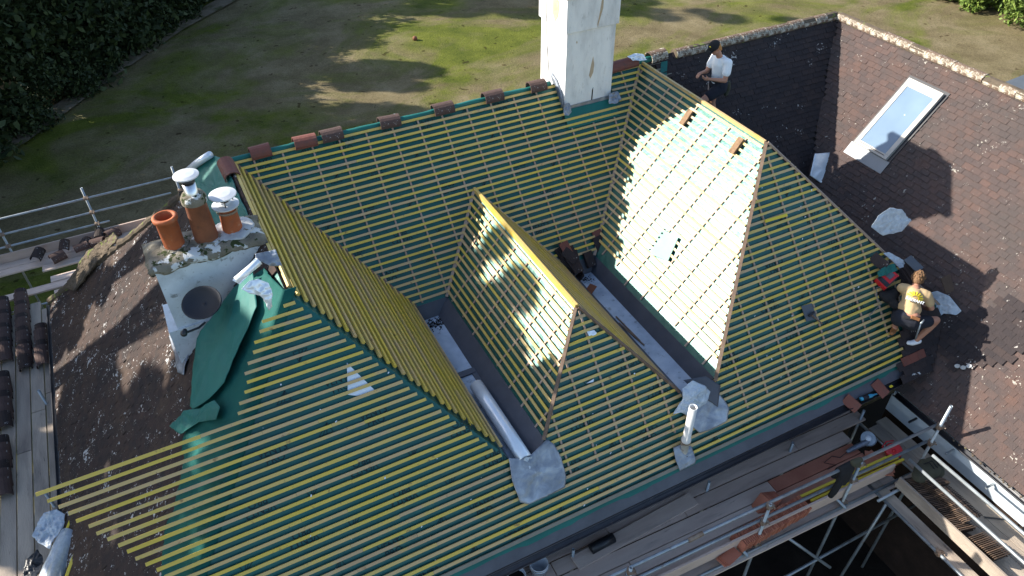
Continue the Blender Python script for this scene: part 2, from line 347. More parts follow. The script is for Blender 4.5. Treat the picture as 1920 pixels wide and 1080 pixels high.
# ------------------------------------------------------------------ setting
GZ = -7.6
mb = MB(); n = 60
gx = [-150 + 300*i/n for i in range(n+1)]; gy = [-110 + 300*i/n for i in range(n+1)]
mb.v = [Vector((x, y, GZ + .12*noise.noise(Vector((x*.08, y*.08, 0)))*(1 if y > 12 else 0))) for y in gy for x in gx]
mb.f = [[j*(n+1)+i, j*(n+1)+i+1, (j+1)*(n+1)+i+1, (j+1)*(n+1)+i] for j in range(n) for i in range(n)]
structure('lawn', mb, lawn, smooth=True)
structure('soil_ground', MB().slab([(-14,-14,GZ+.14),(20,-14,GZ+.14),(20,-4,GZ+.14),(-14,-4,GZ+.14)], (0,0,1), .1), soil)
# worn strip along the hedge
pathm = mk('worn bare track', [(.3,(.13,.105,.075)),(.7,(.23,.19,.14))], 1.5, 9, 1, .1, bump=.6, bscale=12, tint=[(1.2,.5,.62,(.07,.075,.03),.9)])
mb = MB()
trk = [(-16.5,15.6),(-12.9,19.0),(-9.6,23.0),(-6.2,27.2),(-2.6,30.6),(3,34.8)]
vv = []
for i, (x, y) in enumerate(trk):
    w = .42 + .12*math.sin(i*2.1)
    vv += [(x-w*.7, y+w*.7, GZ+.1), (x+w*.7, y-w*.7, GZ+.1)]
mb.add(vv, [(2*i, 2*i+1, 2*i+3, 2*i+2) for i in range(len(trk)-1)])
structure('path', mb, pathm)

# ------------------------------------------------------------------ the house
house = thing('house', 'house with its roof stripped to green membrane and yellow battens', 'house', (-3, -2, GZ))
SLOPE = {}
def slope(name, plane, poly, mt, label=None, th=.06, parent=house):
    "a roof slope as a slab over its plan outline; dense grid-free polygon"
    n = nrm(plane); pts = [Vector((x, y, pz(plane, x, y))) for x, y in poly]
    a = sum((pts[i].x*pts[(i+1) % len(pts)].y - pts[(i+1) % len(pts)].x*pts[i].y) for i in range(len(pts)))
    if a < 0: pts.reverse()
    return obj(name, MB().slab(pts, n, th), mt, parent, label=label)
g1, g2 = -2.13, -2.22
def yM(z): return z/1.0934
def yF(z): return yf + z/1.1467
LV = xL - g1/1.1037; WV = xM + (hM+g1)/1.1109; WV2 = xM - (hM+g2)/1.1109; RV = g2/1.0715
ZE = -3.02; TX, TZ = 2.391, -2.562
polyM = [(xL,0),(LV,yM(g1)),(WV,yM(g1)),(xM,-hM/1.0934),(WV2,yM(g2)),(RV,yM(g2)),(0,0)]
polyL = [(xL,0),(LV,yM(g1)),(LV,yF(g1)),(xL,yf)]
polyWL = [(xM,yM(-hM)),(WV,yM(g1)),(WV,yF(g1)),(xM,yF(-hM))]
polyWR = [(xM,yM(-hM)),(WV2,yM(g2)),(WV2,yF(g2)),(xM,yF(-hM))]
polyR = [(0,0),(RV,yM(g2)),(RV,yF(g2)-.04),(0,yf)]
polyRR = [(0,0),(TX,yM(TZ)),(TX,yF(TZ)),(0,yf)]
SLz, SRz = -2.33, -2.44
polyF = [(xL,yf),(LV,yF(g1)),(-5.24,yF(SLz)),(-4.97,yF(SLz)),(WV,yF(g1)),(xM,yF(-hM)),(WV2,yF(g2)),(-2.49,yF(SRz)),(-2.22,yF(SRz)),
         (RV,yF(g2)),(0,yf),(TX,yF(TZ)),(1.975,yF(ZE)),(-9.985,yF(ZE))]
sM = slope('roof_slope', PM, polyM, membrane)
sL = slope('roof_slope', PL, polyL, membrane)
sWL = slope('roof_slope', PWL, polyWL, membrane)
sWR = slope('roof_slope', PWR, polyWR, membrane)
sR = slope('roof_slope', PR, polyR, membrane)
sRR = slope('roof_slope', PRR, polyRR, membrane)
sF = slope('roof_slope', PF, polyF, membrane)

def inside(poly, x, y):
    r = False; j = len(poly)-1
    for i in range(len(poly)):
        a, b = poly[i], poly[j]
        if (a[1] > y) != (b[1] > y) and x < (b[0]-a[0])*(y-a[1])/(b[1]-a[1])+a[0]: r = not r
        j = i
    return r
def runs(plane, poly, z):
    "stretches of the contour z of a plane inside the plan outline"
    a, b, c = plane; g = math.hypot(a, b); t = Vector((-b/g, a/g)); o = Vector((a, b))*((z-c)/(g*g)); ss = []
    for i in range(len(poly)):
        p, q = Vector(poly[i]), Vector(poly[(i+1) % len(poly)])
        zp, zq = pz(plane, *p) - z, pz(plane, *q) - z
        if (zp > 0) != (zq > 0):
            w = p.lerp(q, zp/(zp-zq)); ss.append((w-o).dot(t))
    ss.sort()
    return [((o+t*ss[i]), (o+t*ss[i+1])) for i in range(0, len(ss)-1, 2)]
BATT = []   # (pixel size, parent slope, MB)
rb = random.Random(3)
def pixsize(a, b):
    def pr(p):
        d = p-CAM; z = d.dot(fwd); return Vector((960+FPX*d.dot(rgt)/z, 540-FPX*d.dot(upv)/z))
    A, B = pr(a), pr(b)
    for q in (A, B): q.x = min(max(q.x, 0), 1920); q.y = min(max(q.y, 0), 1080)
    return (A-B).length
def batten(plane, sl, a, b, z, w=.038, off=.020, th=.021):
    if (b-a).length < .06: return
    n = nrm(plane); A = Vector((a.x, a.y, z)); B = Vector((b.x, b.y, z)); d = (B-A).normalized()
    dn = n.cross(d).normalized()
    j = lambda s: dn*rb.uniform(-s, s)
    m_ = MB(); Lg = (B-A).length; cuts = [0, Lg]
    if Lg > 3.4:
        k = rb.uniform(1.3, 3.3)
        while k < Lg-.7: cuts.insert(-1, k); k += rb.choice((3.6, 4.2, 4.8))
    pts = [A + d*c for c in cuts]
    for i in range(len(pts)-1):
        m_ = MB(); p, q = pts[i]+j(.003)+d*(.002 if i else 0), pts[i+1]+j(.003)
        m_.beam(p, q, w*rb.uniform(.93, 1.07), th*rb.uniform(.9,1.1), n, off*rb.uniform(.9,1.1))
        BATT.append((pixsize(p, q), sl, m_))
def counters(plane, sl, poly, spacing, zmin, zmax, xr=None, phase=0.0, along='x', w=.026, tail=0):
    n = nrm(plane); a, b, c = plane; mb_ = MB(); ax = 0 if along == 'x' else 1
    lo = min(p[ax] for p in poly); hi = max(p[ax] for p in poly); k = lo + phase; out = []
    while k < hi:
        kk = k + rb.uniform(-.02, .02); k += spacing
        if xr and not (xr[0] < kk < xr[1]): continue
        ss = []
        for i in range(len(poly)):
            p, q = poly[i], poly[(i+1) % len(poly)]
            if (p[ax] > kk) != (q[ax] > kk):
                t = (kk-p[ax])/(q[ax]-p[ax]); x = p[0]+(q[0]-p[0])*t; y = p[1]+(q[1]-p[1])*t; ss.append(Vector((x, y, pz(plane, x, y))))
        ss.sort(key=lambda v: v.z)
        for i in range(0, len(ss)-1, 2):
            A, B = ss[i], ss[i+1]
            dz = B.z-A.z
            if dz < .05: continue
            zl = max(A.z, zmin + rb.uniform(-.05, .05)); zh = min(B.z, zmax)
            if zh - zl < .08: continue
            P, Q = A.lerp(B, (zl-A.z)/dz), A.lerp(B, (zh-A.z)/dz)
            obj('counter_batten', MB().beam(P, Q, w, .019, n, .002), counter, sl)
dz0 = .0757
for k in range(29):
    z = -.035 - k*.0752
    for a, b in runs(PM, polyM, z):
        if a.x > b.x: a, b = b, a
        if z > -.42 and b.x > -1.7 and a.x < -1.9:      # the chimney stands in the way
            batten(PM, sM, a, Vector((-1.80, b.y)), z); batten(PM, sM, Vector((-.76, b.y)), b, z)
        else: batten(PM, sM, a+Vector((.02,0)), b-Vector((.02,0)), z)
for k in range(28):
    z = -.04 - k*.0755
    for a, b in runs(PL, polyL, z):
        if a.y > b.y: a, b = b, a
        batten(PL, sL, a+Vector((0,.04+rb.uniform(0,.05))), b-Vector((0,.02)), z, w=.042, th=.032)
for pl_, po, sl_, n0, zl in ((PWL, polyWL, sWL, 15, g1), (PWR, polyWR, sWR, 16, g2)):
    for k in range(n0):
        z = -hM - .05 - k*.0757
        if z < zl+.01: break
        for a, b in runs(pl_, po, z):
            if a.y > b.y: a, b = b, a
            batten(pl_, sl_, a+Vector((0,.025)), b-Vector((0,.025)), z)
for k in range(27):
    z = -.05 - k*.0765
    if z < -2.14: break
    for a, b in runs(PR, polyR, z):
        if a.y > b.y: a, b = b, a
        batten(PR, sR, a+Vector((0,.03)), b-Vector((0,.02)), z)
for k in range(38):
    z = -.055 - k*.0757
    for a, b in runs(PF, polyF, z):
        if a.x > b.x: a, b = b, a
        if abs(a.x - (xL + z/1.1)) < .12:      # the left hip: battens overrun it
            if z < -.96: a = Vector((min(a.x, -10.22 + .871*(-.98 - z) + rb.uniform(-.02,.02)), a.y))
            elif z < -.62: a = Vector((a.x - .12 + rb.uniform(-.03,.03), a.y))
            elif z > -.2: a = Vector((a.x + .05, a.y))
            else: a = Vector((a.x - .17 + rb.uniform(-.03,.03), a.y))
        if b.x > .2 and z > TZ+.1: b = Vector((b.x + rb.uniform(-.02,.05), b.y))
        if b.x > 1.3 and z < -2.2: b = Vector((min(b.x, 1.36+rb.uniform(-.03,.03) if z > -2.9 else 1.2), b.y))
        if abs(b.x-LV) < 1.95 and b.x < LV and z > -2.2: b = Vector((b.x - .03 - rb.uniform(0,.03), b.y))
        batten(PF, sF, a, b, z)
BATT.sort(key=lambda t: -t[0])
rest = MB()
for i, (s_, sl_, m_) in enumerate(BATT):
    if i < 100: obj('batten', m_, batten_x, sl_)
    else: rest.add(m_.v, m_.f)
tag(obj('battens', rest, batten_x, house), kind='stuff')
counters(PM, sM, polyM, .43, g1, -.02, phase=.35)
counters(PWL, sWL, polyWL, .40, g1, -hM-.03, phase=.22, along='y')
counters(PR, sR, polyR, .40, g2+.06, -.03, phase=.3, along='y')
counters(PF, sF, polyF, .41, -2.55, -.12, xr=(-4.75,-2.3), phase=.1)
counters(PF, sF, polyF, .41, -2.62, -.12, xr=(-2.05,1.6), phase=.1)

# valley and hip boards
def edge_board(name, p, q, w, h, mt, off, n=(0,0,1), parent=house): return obj(name, MB().beam(p, q, w, h, n, off), mt, parent)
V3 = lambda x, y, z: Vector((x, y, z))
edge_board('valley_board', V3(xL,0,0), V3(LV,yM(g1),g1), .055, .02, hipboard, .03)
edge_board('valley_board', V3(xM,yM(-hM),-hM), V3(WV,yM(g1),g1), .05, .02, counter, .02)
edge_board('valley_board', V3(xM,yM(-hM),-hM), V3(WV2,yM(g2),g2), .05, .02, counter, .02)
edge_board('valley_board', V3(0,0,0), V3(RV,yM(g2),g2), .05, .02, counter, .02)
edge_board('hip_board', V3(xM,yF(-hM),-hM), V3(WV,yF(g1),g1), .045, .045, hipboard, .03)
edge_board('hip_board', V3(xM,yF(-hM),-hM), V3(WV2,yF(g2),g2), .035, .03, hipboard, .03)
edge_board('hip_board', V3(0,yf,0), V3(RV,yF(g2)-.05,g2-.03), .05, .05, hipboard, .03)
edge_board('hip_board', V3(0,yf,0), V3(TX,yF(TZ),TZ), .03, .03, counter, .025)
edge_board('ridge_batten', V3(0,-.05,.0), V3(0,yf+.02,.0), .04, .05, batten_x, -.004)
edge_board('ridge_batten', V3(xM,yM(-hM),-hM), V3(xM,yF(-hM),-hM), .045, .075, batten_x, -.004)
edge_board('ridge_batten', V3(xL+.03,-.05,-.02), V3(xL+.03,yf+.5,-.02), .04, .05, batten_x, -.004)
# membrane rolled over the main ridge, with the roll showing between the loose ridge tiles
mb = MB(); mb.sm = True
pts = [V3(x, .02+.008*math.sin(x*9), .0+.012*noise.noise(V3(x*3,0,0))) for x in np.linspace(xL-.15, -1.85, 60)]
mb.tube(pts, .055, 10, rs=[.05+.012*noise.noise(V3(p.x*5,3,0)) for p in pts])
obj('ridge_membrane_roll', mb, flapgreen, house)
mb = MB(); mb.sm = True
pts = [V3(x, .01, .02+.02*noise.noise(V3(x*3,0,0))) for x in np.linspace(-.75, .55, 24)]
mb.tube(pts, .06, 10, rs=[.06+.02*noise.noise(V3(p.x*6,3,0)) for p in pts])
obj('ridge_membrane_roll', mb, flapgreen, house)

mb = MB(); rk2 = random.Random(91)
for i in range(90):
    x = rk2.uniform(-8.5,1.2); y = rk2.uniform(-5.8,-3.6)
    if not inside(polyF, x, y): continue
    c_ = V3(x, y, pz(PF, x, y)) + nrm(PF)*rk2.choice((.008,.045)); mb.box(c_, (rk2.uniform(.006,.03), rk2.uniform(.006,.016), .004), frame(nrm(PF), V3(rk2.random(), rk2.random(), .1)))
chips = mb
# valley gutters
def gutter(xa, xb, xla, xlb, zb, zt, ztb, ya, yb, step=True):
    yc = yF(zt)-.0
    g = obj('valley_gutter', MB().slab([(xa,ya,zb),(xa,yb,zb),(xb,yb,zb),(xb,ya,zb)], (0,0,1), .05), sole_m, house)
    mb = MB()
    mb.add([(xla,ya,zt),(xla,yc,zt),(xa+.015,yb,zb+.004),(xa+.015,ya,zb+.004)], [(0,1,2,3)])
    mb.add([(xlb,ya,ztb),(xlb,yc,ztb),(xb-.015,yb,zb+.004),(xb-.015,ya,zb+.004)], [(3,2,1,0)])
    mb.add([(xla,ya+.0,zt),(xlb,ya+.0,ztb),(xb,ya-.13,zb+.006),(xa,ya-.13,zb+.006)], [(3,2,1,0)])
    obj('gutter_lining', mb, darklead, g, sol=.01)
    return g
gL = gutter(-5.25, -4.97, LV, WV, SLz, g1+.01, g1+.01, yM(g1)+.0, yF(SLz)-.03)
obj('gutter_step', MB().box((-5.11,-3.42,SLz+.015),(.27,.10,.03)).box((-5.0,-3.52,SLz+.012),(.07,.25,.024)).box((-5.0,-4.45,SLz+.012),(.09,.06,.03)), darklead, gL)
gR = gutter(-2.50, -2.19, WV2, RV, SRz, g2+.01, g2+.01, yM(g2)+.0, yF(SRz)-.03)
# debris at the head of the left gutter
mb = MB(); rr = random.Random(5)
for i in range(130):
    p = V3(rr.uniform(-5.2,-4.99), rr.gauss(-2.22,.07), SLz+.012); mb.ball(p, rr.uniform(.004,.013), u=5, w=4)
tag(obj('leaf_litter', mb, soil, gL), kind='stuff')
mb = MB()
for i in range(60):
    p = V3(rr.uniform(-2.45,-2.25), rr.gauss(-2.3,.05), SRz+.012); mb.ball(p, rr.uniform(.004,.011), u=5, w=4)
tag(obj('leaf_litter', mb, soil, gR), kind='stuff')
# lead aprons dressed over the front slope
nF = nrm(PF)
ap = [on(*p, PF, .055) for p in ((951,858),(957,900),(972,940),(988,944),(1020,930),(1056,912),(1058,893),(1049,858),(1036,832),(1022,822),(985,858))]
obj('lead_apron', MB().sheet(ap, nF, .012, 5, seed=2), lead, house, smooth=True, sol=.004)
ap = [on(*p, PF, .055) for p in ((1278,745),(1283,790),(1306,811),(1325,806),(1340,799),(1358,788),(1362,765),(1352,748),(1340,735),(1330,722),(1300,715))]
obj('lead_apron', MB().sheet(ap, nF, .012, 5, seed=3), lead, house, smooth=True, sol=.004)
ap = [on(*p, PF, .07) for p in ((1318,705),(1345,722),(1340,762),(1300,735),(1275,712))]
obj('gutter_outlet_lining', MB().sheet(ap, nF, .006, 5, seed=6, rings=5), darklead, house, smooth=True, sol=.004)

# printed marks on the membrane
def text_obj(name, curve):
    t = bpy.data.objects.new('tmp', curve); me = bpy.data.meshes.new_from_object(t); bpy.data.objects.remove(t)
    me.name = name; o = bpy.data.objects.new(name, me); col.objects.link(o); return o
def printed(text, px, py, plane, size, rot=0.0, lift=.004, parent=sF, mt=None, extr=.0012):
    c = bpy.data.curves.new('printed_mark', 'FONT'); c.body = text; c.size = size; c.align_x = 'CENTER'; c.space_line = .85; c.extrude = extr
    c.materials.append(mt or ink); o = text_obj('printed_mark', c); o.parent = parent
    n = nrm(plane); t = Vector((1,0,0)) if abs(plane[1]) > .1 else Vector((0,-1,0)) if plane[0] > 0 else Vector((0,1,0))
    M_ = frame(n, t) @ Matrix.Rotation(rot, 3, 'Z'); M4 = M_.to_4x4(); M4.translation = on(px, py, plane, lift); o.matrix_local = M4
    if parent and parent.name in ROOT: o.matrix_parent_inverse = Matrix.Translation(-ROOT[parent.name])
    return o
def logo(px, py, plane, size, rot=0.0, parent=sF, lift=.004):
    n = nrm(plane); t = Vector((1,0,0)); M_ = frame(n, t) @ Matrix.Rotation(rot, 3, 'Z'); o = on(px, py, plane, lift); mb_ = MB()
    A, B, C_, D = (-.5,0), (.5,0), (.28,.75), (.05,0)
    for a, b in ((A,B),(A,C_),(B,C_),(D,C_),((-.2,0),C_),((.28,0),C_)):
        a3 = o + M_ @ Vector((a[0]*size, a[1]*size, 0)); b3 = o + M_ @ Vector((b[0]*size, b[1]*size, 0)); mb_.beam(a3, b3, .006, .001, n)
    return obj('printed_mark', mb_, ink, parent)
def mark_at(plane, poly, sl, x, y, kind, flip, yaw=0):
    if not inside(poly, x, y) or not inside(poly, x+.12, y-.08) or not inside(poly, x-.12, y+.05): return
    n = nrm(plane); t = Vector((1,0,0)) if abs(plane[1]) > .1 else Vector((0,-1,0)); M_ = frame(n, t) @ Matrix.Rotation((math.pi if flip else 0)+yaw, 3, 'Z')
    P3_ = V3(x, y, pz(plane, x, y)) + n*.0045
    if kind:
        c = bpy.data.curves.new('printed_mark', 'FONT'); c.body = 'VENT3\nPRO'; c.size = .115; c.align_x = 'CENTER'; c.space_line = .85; c.extrude = .001; c.materials.append(ink)
        o = text_obj('printed_mark', c); M4 = M_.to_4x4(); M4.translation = P3_; o.parent = sl; o.matrix_basis = M4
        if sl.parent: pass
    else:
        mb_ = MB(); A, B, C_, D = (-.5,0), (.5,0), (.28,.75), (.05,0)
        for a, b in ((A,B),(A,C_),(B,C_),(D,C_),((-.2,0),C_)):
            mb_.beam(P3_+M_ @ Vector((a[0]*.17,a[1]*.17,0)), P3_+M_ @ Vector((b[0]*.17,b[1]*.17,0)), .007, .001, n)
        obj('printed_mark', mb_, ink, sl)
rk = random.Random(44)
for pl_, po_, sl_, dx_, dy_ in ((PF, polyF, sF, .62, .34), (PM, polyM, sM, .66, .36)):
    row = 0; y = min(p[1] for p in po_) + .12
    while y < max(p[1] for p in po_):
        x = -9.8 + (row % 2)*dx_/2; fl = (row//2) % 2 == 1; q = row
        while x < 2:
            mark_at(pl_, po_, sl_, x+rk.uniform(-.03,.03), y, q % 2, fl); x += dx_; q += 1
        y += dy_; row += 1
# marks and the bare counter-free patch with nail dots on the sunlit slope
n = nrm(PR); qa = [on(*p, PR, .049) for p in ((1243,431),(1275,447),(1255,492),(1222,478))]
patch_g = mk('pale green patch', [(.3,(.17,.36,.29)),(.7,(.22,.42,.34))], 3, rough=.6, spec=.3)
obj('membrane_patch', MB().slab(qa, n, .004), patch_g, sR)
mb = MB()
for i in range(6):
    f = i/5; mb.ball(on(1222+28*f, 470-38*f, PR, .055), .017, u=8, w=5)
obj('vent_hole', mb, black_p, sR)

tag(obj('timber_chips', chips, foil, sF), kind='stuff')
# eaves of the front slope: support tray, gutter, fascia
mb = MB(); nF = nrm(PF)
y0 = yF(-3.17)
mb.slab([(-10.0,yF(-2.985),-2.985),(-10.0,yF(-3.10),-3.10),(1.86,yF(-3.10),-3.10),(1.86,yF(-2.985),-2.985)], nF, -.006)
wavy = [V3(x, yF(-2.965-.012*noise.noise(V3(x*2.5,0,0))-.02*(noise.noise(V3(x*.9,4,0)) > .15)), 0) for x in np.linspace(-9.9,1.5,90)]
for v in wavy: v.z = (v.y-yf)*1.1467
mb2 = MB(); top_ = [V3(v.x, yF(-2.93), -2.93)+nF*.010 for v in wavy]; low_ = [v+nF*.012+V3(0,-.02,-.02) for v in wavy]
for a_, b_ in zip(top_, low_): mb2.v += [a_, b_]
mb2.f = [[2*i, 2*i+1, 2*i+3, 2*i+2] for i in range(len(wavy)-1)]
obj('membrane_edge', mb2, flapgreen, house)
obj('eaves_tray', mb, darklead, house)
edge_board('eaves_batten', V3(-8.8,yF(-2.925),-2.925), V3(1.30,yF(-2.925),-2.925), .045, .025, grey_t, .02, nF)
mb = MB(); P_ = []
yg = yF(-3.10)-.05
prof = [(.055*math.cos(a), .055*math.sin(a)) for a in np.linspace(math.pi, 2*math.pi, 9)]
vs_ = [(x, yg+p, -3.13+q) for x in (-10.0, 1.80) for p, q in prof]
mb.add(vs_, [(i, i+1, i+10, i+9) for i in range(8)])
gut = obj('gutter', mb, gutter_m, house, smooth=True, sol=.006)
obj('fascia', MB().box((-4.15,-5.93,-3.27),(12.0,.03,.22)), black_p, house)
obj('wall', MB().box((-4.5,-5.20,(GZ-3.4)/2),(12.2,.25,-3.4-GZ)), brick_shade, house)
obj('wall', MB().box((-10.6,-1.2,(GZ-4.3)/2),(.25,9,-4.3-GZ)), render_w, house)
obj('soffit', MB().box((-4.3,-5.62,-3.345),(12,.58,.02)), black_p, house)

# ------------------------------------------------------------------ tiled slopes
def inside(poly, x, y):
    r = False; j = len(poly)-1
    for i in range(len(poly)):
        a, b = poly[i], poly[j]
        if (a[1] > y) != (b[1] > y) and x < (b[0]-a[0])*(y-a[1])/(b[1]-a[1])+a[0]: r = not r
        j = i
    return r
def tiles(name, plane, poly, mt, parent=house, gauge=.1, wid=.165, seed=1, lift=0.0, holes=(), jit=1.0, label=None):
    rr = random.Random(seed); a, b, c = plane; g = math.hypot(a, b); n = nrm(plane)
    t = Vector((-b/g, a/g, 0)); dn = Vector((-a/g, -b/g, -g)).normalized()
    zs = [pz(plane, *p) for p in poly]; z1, z0 = max(zs), min(zs); st = gauge*abs(dn.z); mb_ = MB(); row = 0; z = z0 + st*.5
    ts = [Vector((p[0], p[1], 0)).dot(t) for p in poly]
    M_ = Matrix((t, dn, n)).transposed()
    while z < z1:
        o = Vector((a, b, 0))*((z-c)/(g*g)); s = min(ts) + (row % 2)*wid/2; row += 1
        while s < max(ts)+wid:
            q = o + t*s; s += wid
            if not inside(poly, q.x, q.y): continue
            if any(inside(h, q.x, q.y) for h in holes): continue
            p = Vector((q.x, q.y, z)) + n*(.010 + lift) + dn*rr.uniform(-.004,.004)*jit
            k = rr.uniform(-.003, .006)*jit + (.010 if rr.random() < .03 else 0); e = Matrix.Rotation(rr.uniform(-.012,.012)*jit, 3, n) 
            w, L0, L1, th = wid/2-.002, -gauge*.75, gauge*.55, .016
            kk = rr.uniform(-.0025,.0025)*jit
            loc = [(-w,L0,-.004),(w,L0,-.004),(w,L1,.008+k+kk),(-w,L1,.008+k-kk)]
            vs2 = [p + e @ (M_ @ Vector(v)) for v in loc] + [p + e @ (M_ @ Vector((v[0],v[1],v[2]+th))) for v in loc]
            mb_.add(vs2, [(4,5,6,7),(0,1,5,4)[::-1],(2,3,7,6)[::-1],(1,2,6,5)[::-1],(3,0,4,7)[::-1]])
        z += st
    return obj(name, mb_, mt, parent, label=label)
polyS = [(xL,0),(-11.01,3.77),(-11.01,-6.2),(-9.985,-5.93),(xL,yf)]
polyG = [(xG,0),(TX,yM(TZ)),(TX,yF(TZ)),(1.975,-5.905),(1.85,-5.72),(1.43,-5.72),(1.43,-11.2),(xG,-11.2)]
polyMR = [(0,0),(xG,0),(TX,yM(TZ))]
sS = slope('roof_slope', PS, polyS, underlay, 'old dirty tiled slope')
hipz = (.0,-.3,-.6,-.95,-1.5,-2.1,-2.6,-3.0)
under_flap = [tuple(on(*p, PS)[:2]) for p in ((500,515),(462,552),(420,605),(394,650),(390,700),(386,762),(366,830),(362,880),(352,935),(330,1000),(325,1090),(310,1240))] + [(xL+z/1.1+.1, yF(z)+.05) for z in hipz[::-1]]
tiles('roof_tiling', PS, polyS, tile_dark, sS, seed=4, jit=1.3, holes=[under_flap])
sG = slope('roof_slope', PG, polyG, underlay, 'old brown tiled slope')
bare = [tuple(on(*p, PG)[:2]) for p in ((1795,590),(1806,578),(1850,618),(1838,636))]
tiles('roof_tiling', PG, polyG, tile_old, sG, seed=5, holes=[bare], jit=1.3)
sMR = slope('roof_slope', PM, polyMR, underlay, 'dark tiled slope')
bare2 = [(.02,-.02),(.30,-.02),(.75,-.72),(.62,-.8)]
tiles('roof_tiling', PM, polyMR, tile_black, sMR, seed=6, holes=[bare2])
for z in np.arange(-.05, -.75, -.095):
    A = V3(.0-z*.75+.0, z/1.0934, z); B = A + V3(.36,0,0)
    obj('old_batten', MB().beam(A, B, .035, .02, nrm(PM), .008), grey_t, sMR)
obj('membrane_piece', MB().sheet([on(*p, PM, .03) for p in ((1238,118),(1250,112),(1248,142),(1236,138))], nrm(PM), .004, rings=4), flapgreen, sMR, sol=.003)
for i in range(4):
    d = V3(1,0,1.1).normalized(); base = on(1806,583,PG,.0).lerp(on(1797,592,PG,.0), i/3)
    A = on(1800+3.5*i, 598-6*i, PG, .012) if False else on(1803-1.0*i, 580+10*i, PG, .012); B = on(1842-2*i, 612+9*i, PG, .012)
    obj('old_batten', MB().beam(A, B, .028, .02, nrm(PG), 0), grey_t, sG)
# hidden back slopes close the roof
sB = (0, -1.1, 0)
tiles_b = slope('roof_slope', sB, [(-11.01,3.77),(8.49,3.77),(xG,0),(xL,0)], tile_dark, 'rear tiled slope')
slope('roof_slope', (-1.1,0,1.1*xG), [(xG,0),(8.49,3.77),(8.49,-11.2),(xG,-11.2)], tile_dark, 'far tiled slope')
# swept valley of newly laid dark tiles at the right foot of the front slope
pv = [(1.33,-5.80),(1.36,-5.60),(1.55,-5.30),(2.2,-5.38),(2.36,-5.5),(1.99,-5.91),(1.33,-5.93)]
tiles('relaid_tiling', PF, pv, tile_black, sF, seed=8, lift=.028)
pv2 = [(2.02,-5.90),(2.30,-5.50),(2.9,-6.2),(2.75,-6.9),(2.4,-6.75),(1.95,-6.35)]
tiles('relaid_tiling', PG, pv2, tile_black, sG, seed=9, lift=.022)
red_p_ = [tuple(on(*p, PF)[:2]) for p in ((1677,672),(1728,652),(1735,664),(1682,684))]
tiles('relaid_tiling', PF, red_p_, ridge_red, sF, seed=10, lift=.055, label='new red tiles')
rp = [tuple(on(*p, PF)[:2]) for p in ((1676,684),(1735,664),(1748,690),(1690,712))]
tiles('relaid_tiling', PF, rp, tile_black, sF, seed=11, lift=.05)

# ridge tiles
def ridge_mesh(Lg, r, th=.016, seed=0, droop=.35):
    mb_ = MB(); seg = 10; o = 0; vs_ = []; a0, a1 = -droop, math.pi+droop
    for x in (0, Lg):
        for rad in (r, r-th):
            for k in range(seg+1):
                a = a0 + (a1-a0)*k/seg; vs_.append((x, rad*math.cos(a), rad*math.sin(a)*.9))
    n_ = seg+1; fs = []
    for k in range(seg):
        fs += [(k, k+1, 2*n_+k+1, 2*n_+k)[::-1], (n_+k, n_+k+1, 3*n_+k+1, 3*n_+k), (k, k+1, n_+k+1, n_+k), (2*n_+k, 2*n_+k+1, 3*n_+k+1, 3*n_+k)[::-1]]
    fs += [(0, n_, 3*n_, 2*n_), (seg, 2*n_+seg, 3*n_+seg, n_+seg)]
    mb_.add(vs_, fs); return mb_.mesh('ridge_tile')
RM = {}
def ridge_tile(mt, Lg=.30, r=.10):
    k = (mt.name, Lg, r)
    if k not in RM: RM[k] = ridge_mesh(Lg, r); RM[k].materials.append(mt)
    return RM[k]
def put(me, name, p, x, up=(0,0,1), parent=None):
    o = bpy.data.objects.new(name, me); col.objects.link(o)
    x = Vector(x).normalized(); upn = Vector(up); upn = (upn - x*upn.dot(x)).normalized(); y = upn.cross(x)
    M4 = Matrix((x, y, upn)).transposed().to_4x4(); M4.translation = Vector(p)
    if parent:
        o.parent = parent
        if parent.name in ROOT: o.matrix_parent_inverse = Matrix.Translation(-ROOT[parent.name])
        o.matrix_basis = M4
    else: o.matrix_basis = M4
    return o
def ridge_run(p, q, step, mt, r=.105, jit=.01, mort=True):
    p, q = Vector(p), Vector(q); d = (q-p).normalized(); k = 0; Lt = (q-p).length; rr = random.Random(int(Lt*100))
    while k*step < Lt:
        a = p + d*(k*step) + Vector((rr.uniform(-jit,jit), rr.uniform(-jit,jit), rr.uniform(-jit,jit)))
        put(ridge_tile(mt, step-.006, r), 'ridge_tile', a, d, parent=house); k += 1
    if mort: obj('ridge_mortar', MB().tube([p, q], r*.92, 10), mortar, house)
ridge_run((.72,0,.015), (xG-.05,0,.015), .305, ridge_old)
ridge_run((xG,-.02,.015), (xG,-11.2,.015), .305, ridge_old)
# mortared old hip at the back left
mb = MB(); A, B = V3(xL-.75,.75,-.80), V3(-11.0,3.76,-4.12); pts = []; rs = []
for i in range(40):
    f = i/39; p = A.lerp(B, f); pts.append(p + V3(.03*noise.noise(V3(i*.6,0,0)), .03*noise.noise(V3(i*.6,5,0)), .02+.03*noise.noise(V3(i*.9,9,0)))); rs.append(.07+.05*noise.noise(V3(i*.8,2,0)))
mb.tube(pts, .1, 10, rs=rs); obj('mortared_hip', mb, mortar, house)
# open edge of bedding along the old left slope
mb = MB()
A, B = on(128,545,PS,.0), on(175,492,PS,.0)
obj('broken_verge', MB().sheet([on(*p, PS, .05) for p in ((132,540),(172,478),(225,440),(232,452),(185,505),(150,548))], nrm(PS), .03, 9, seed=4), mortar, house, sol=.03)

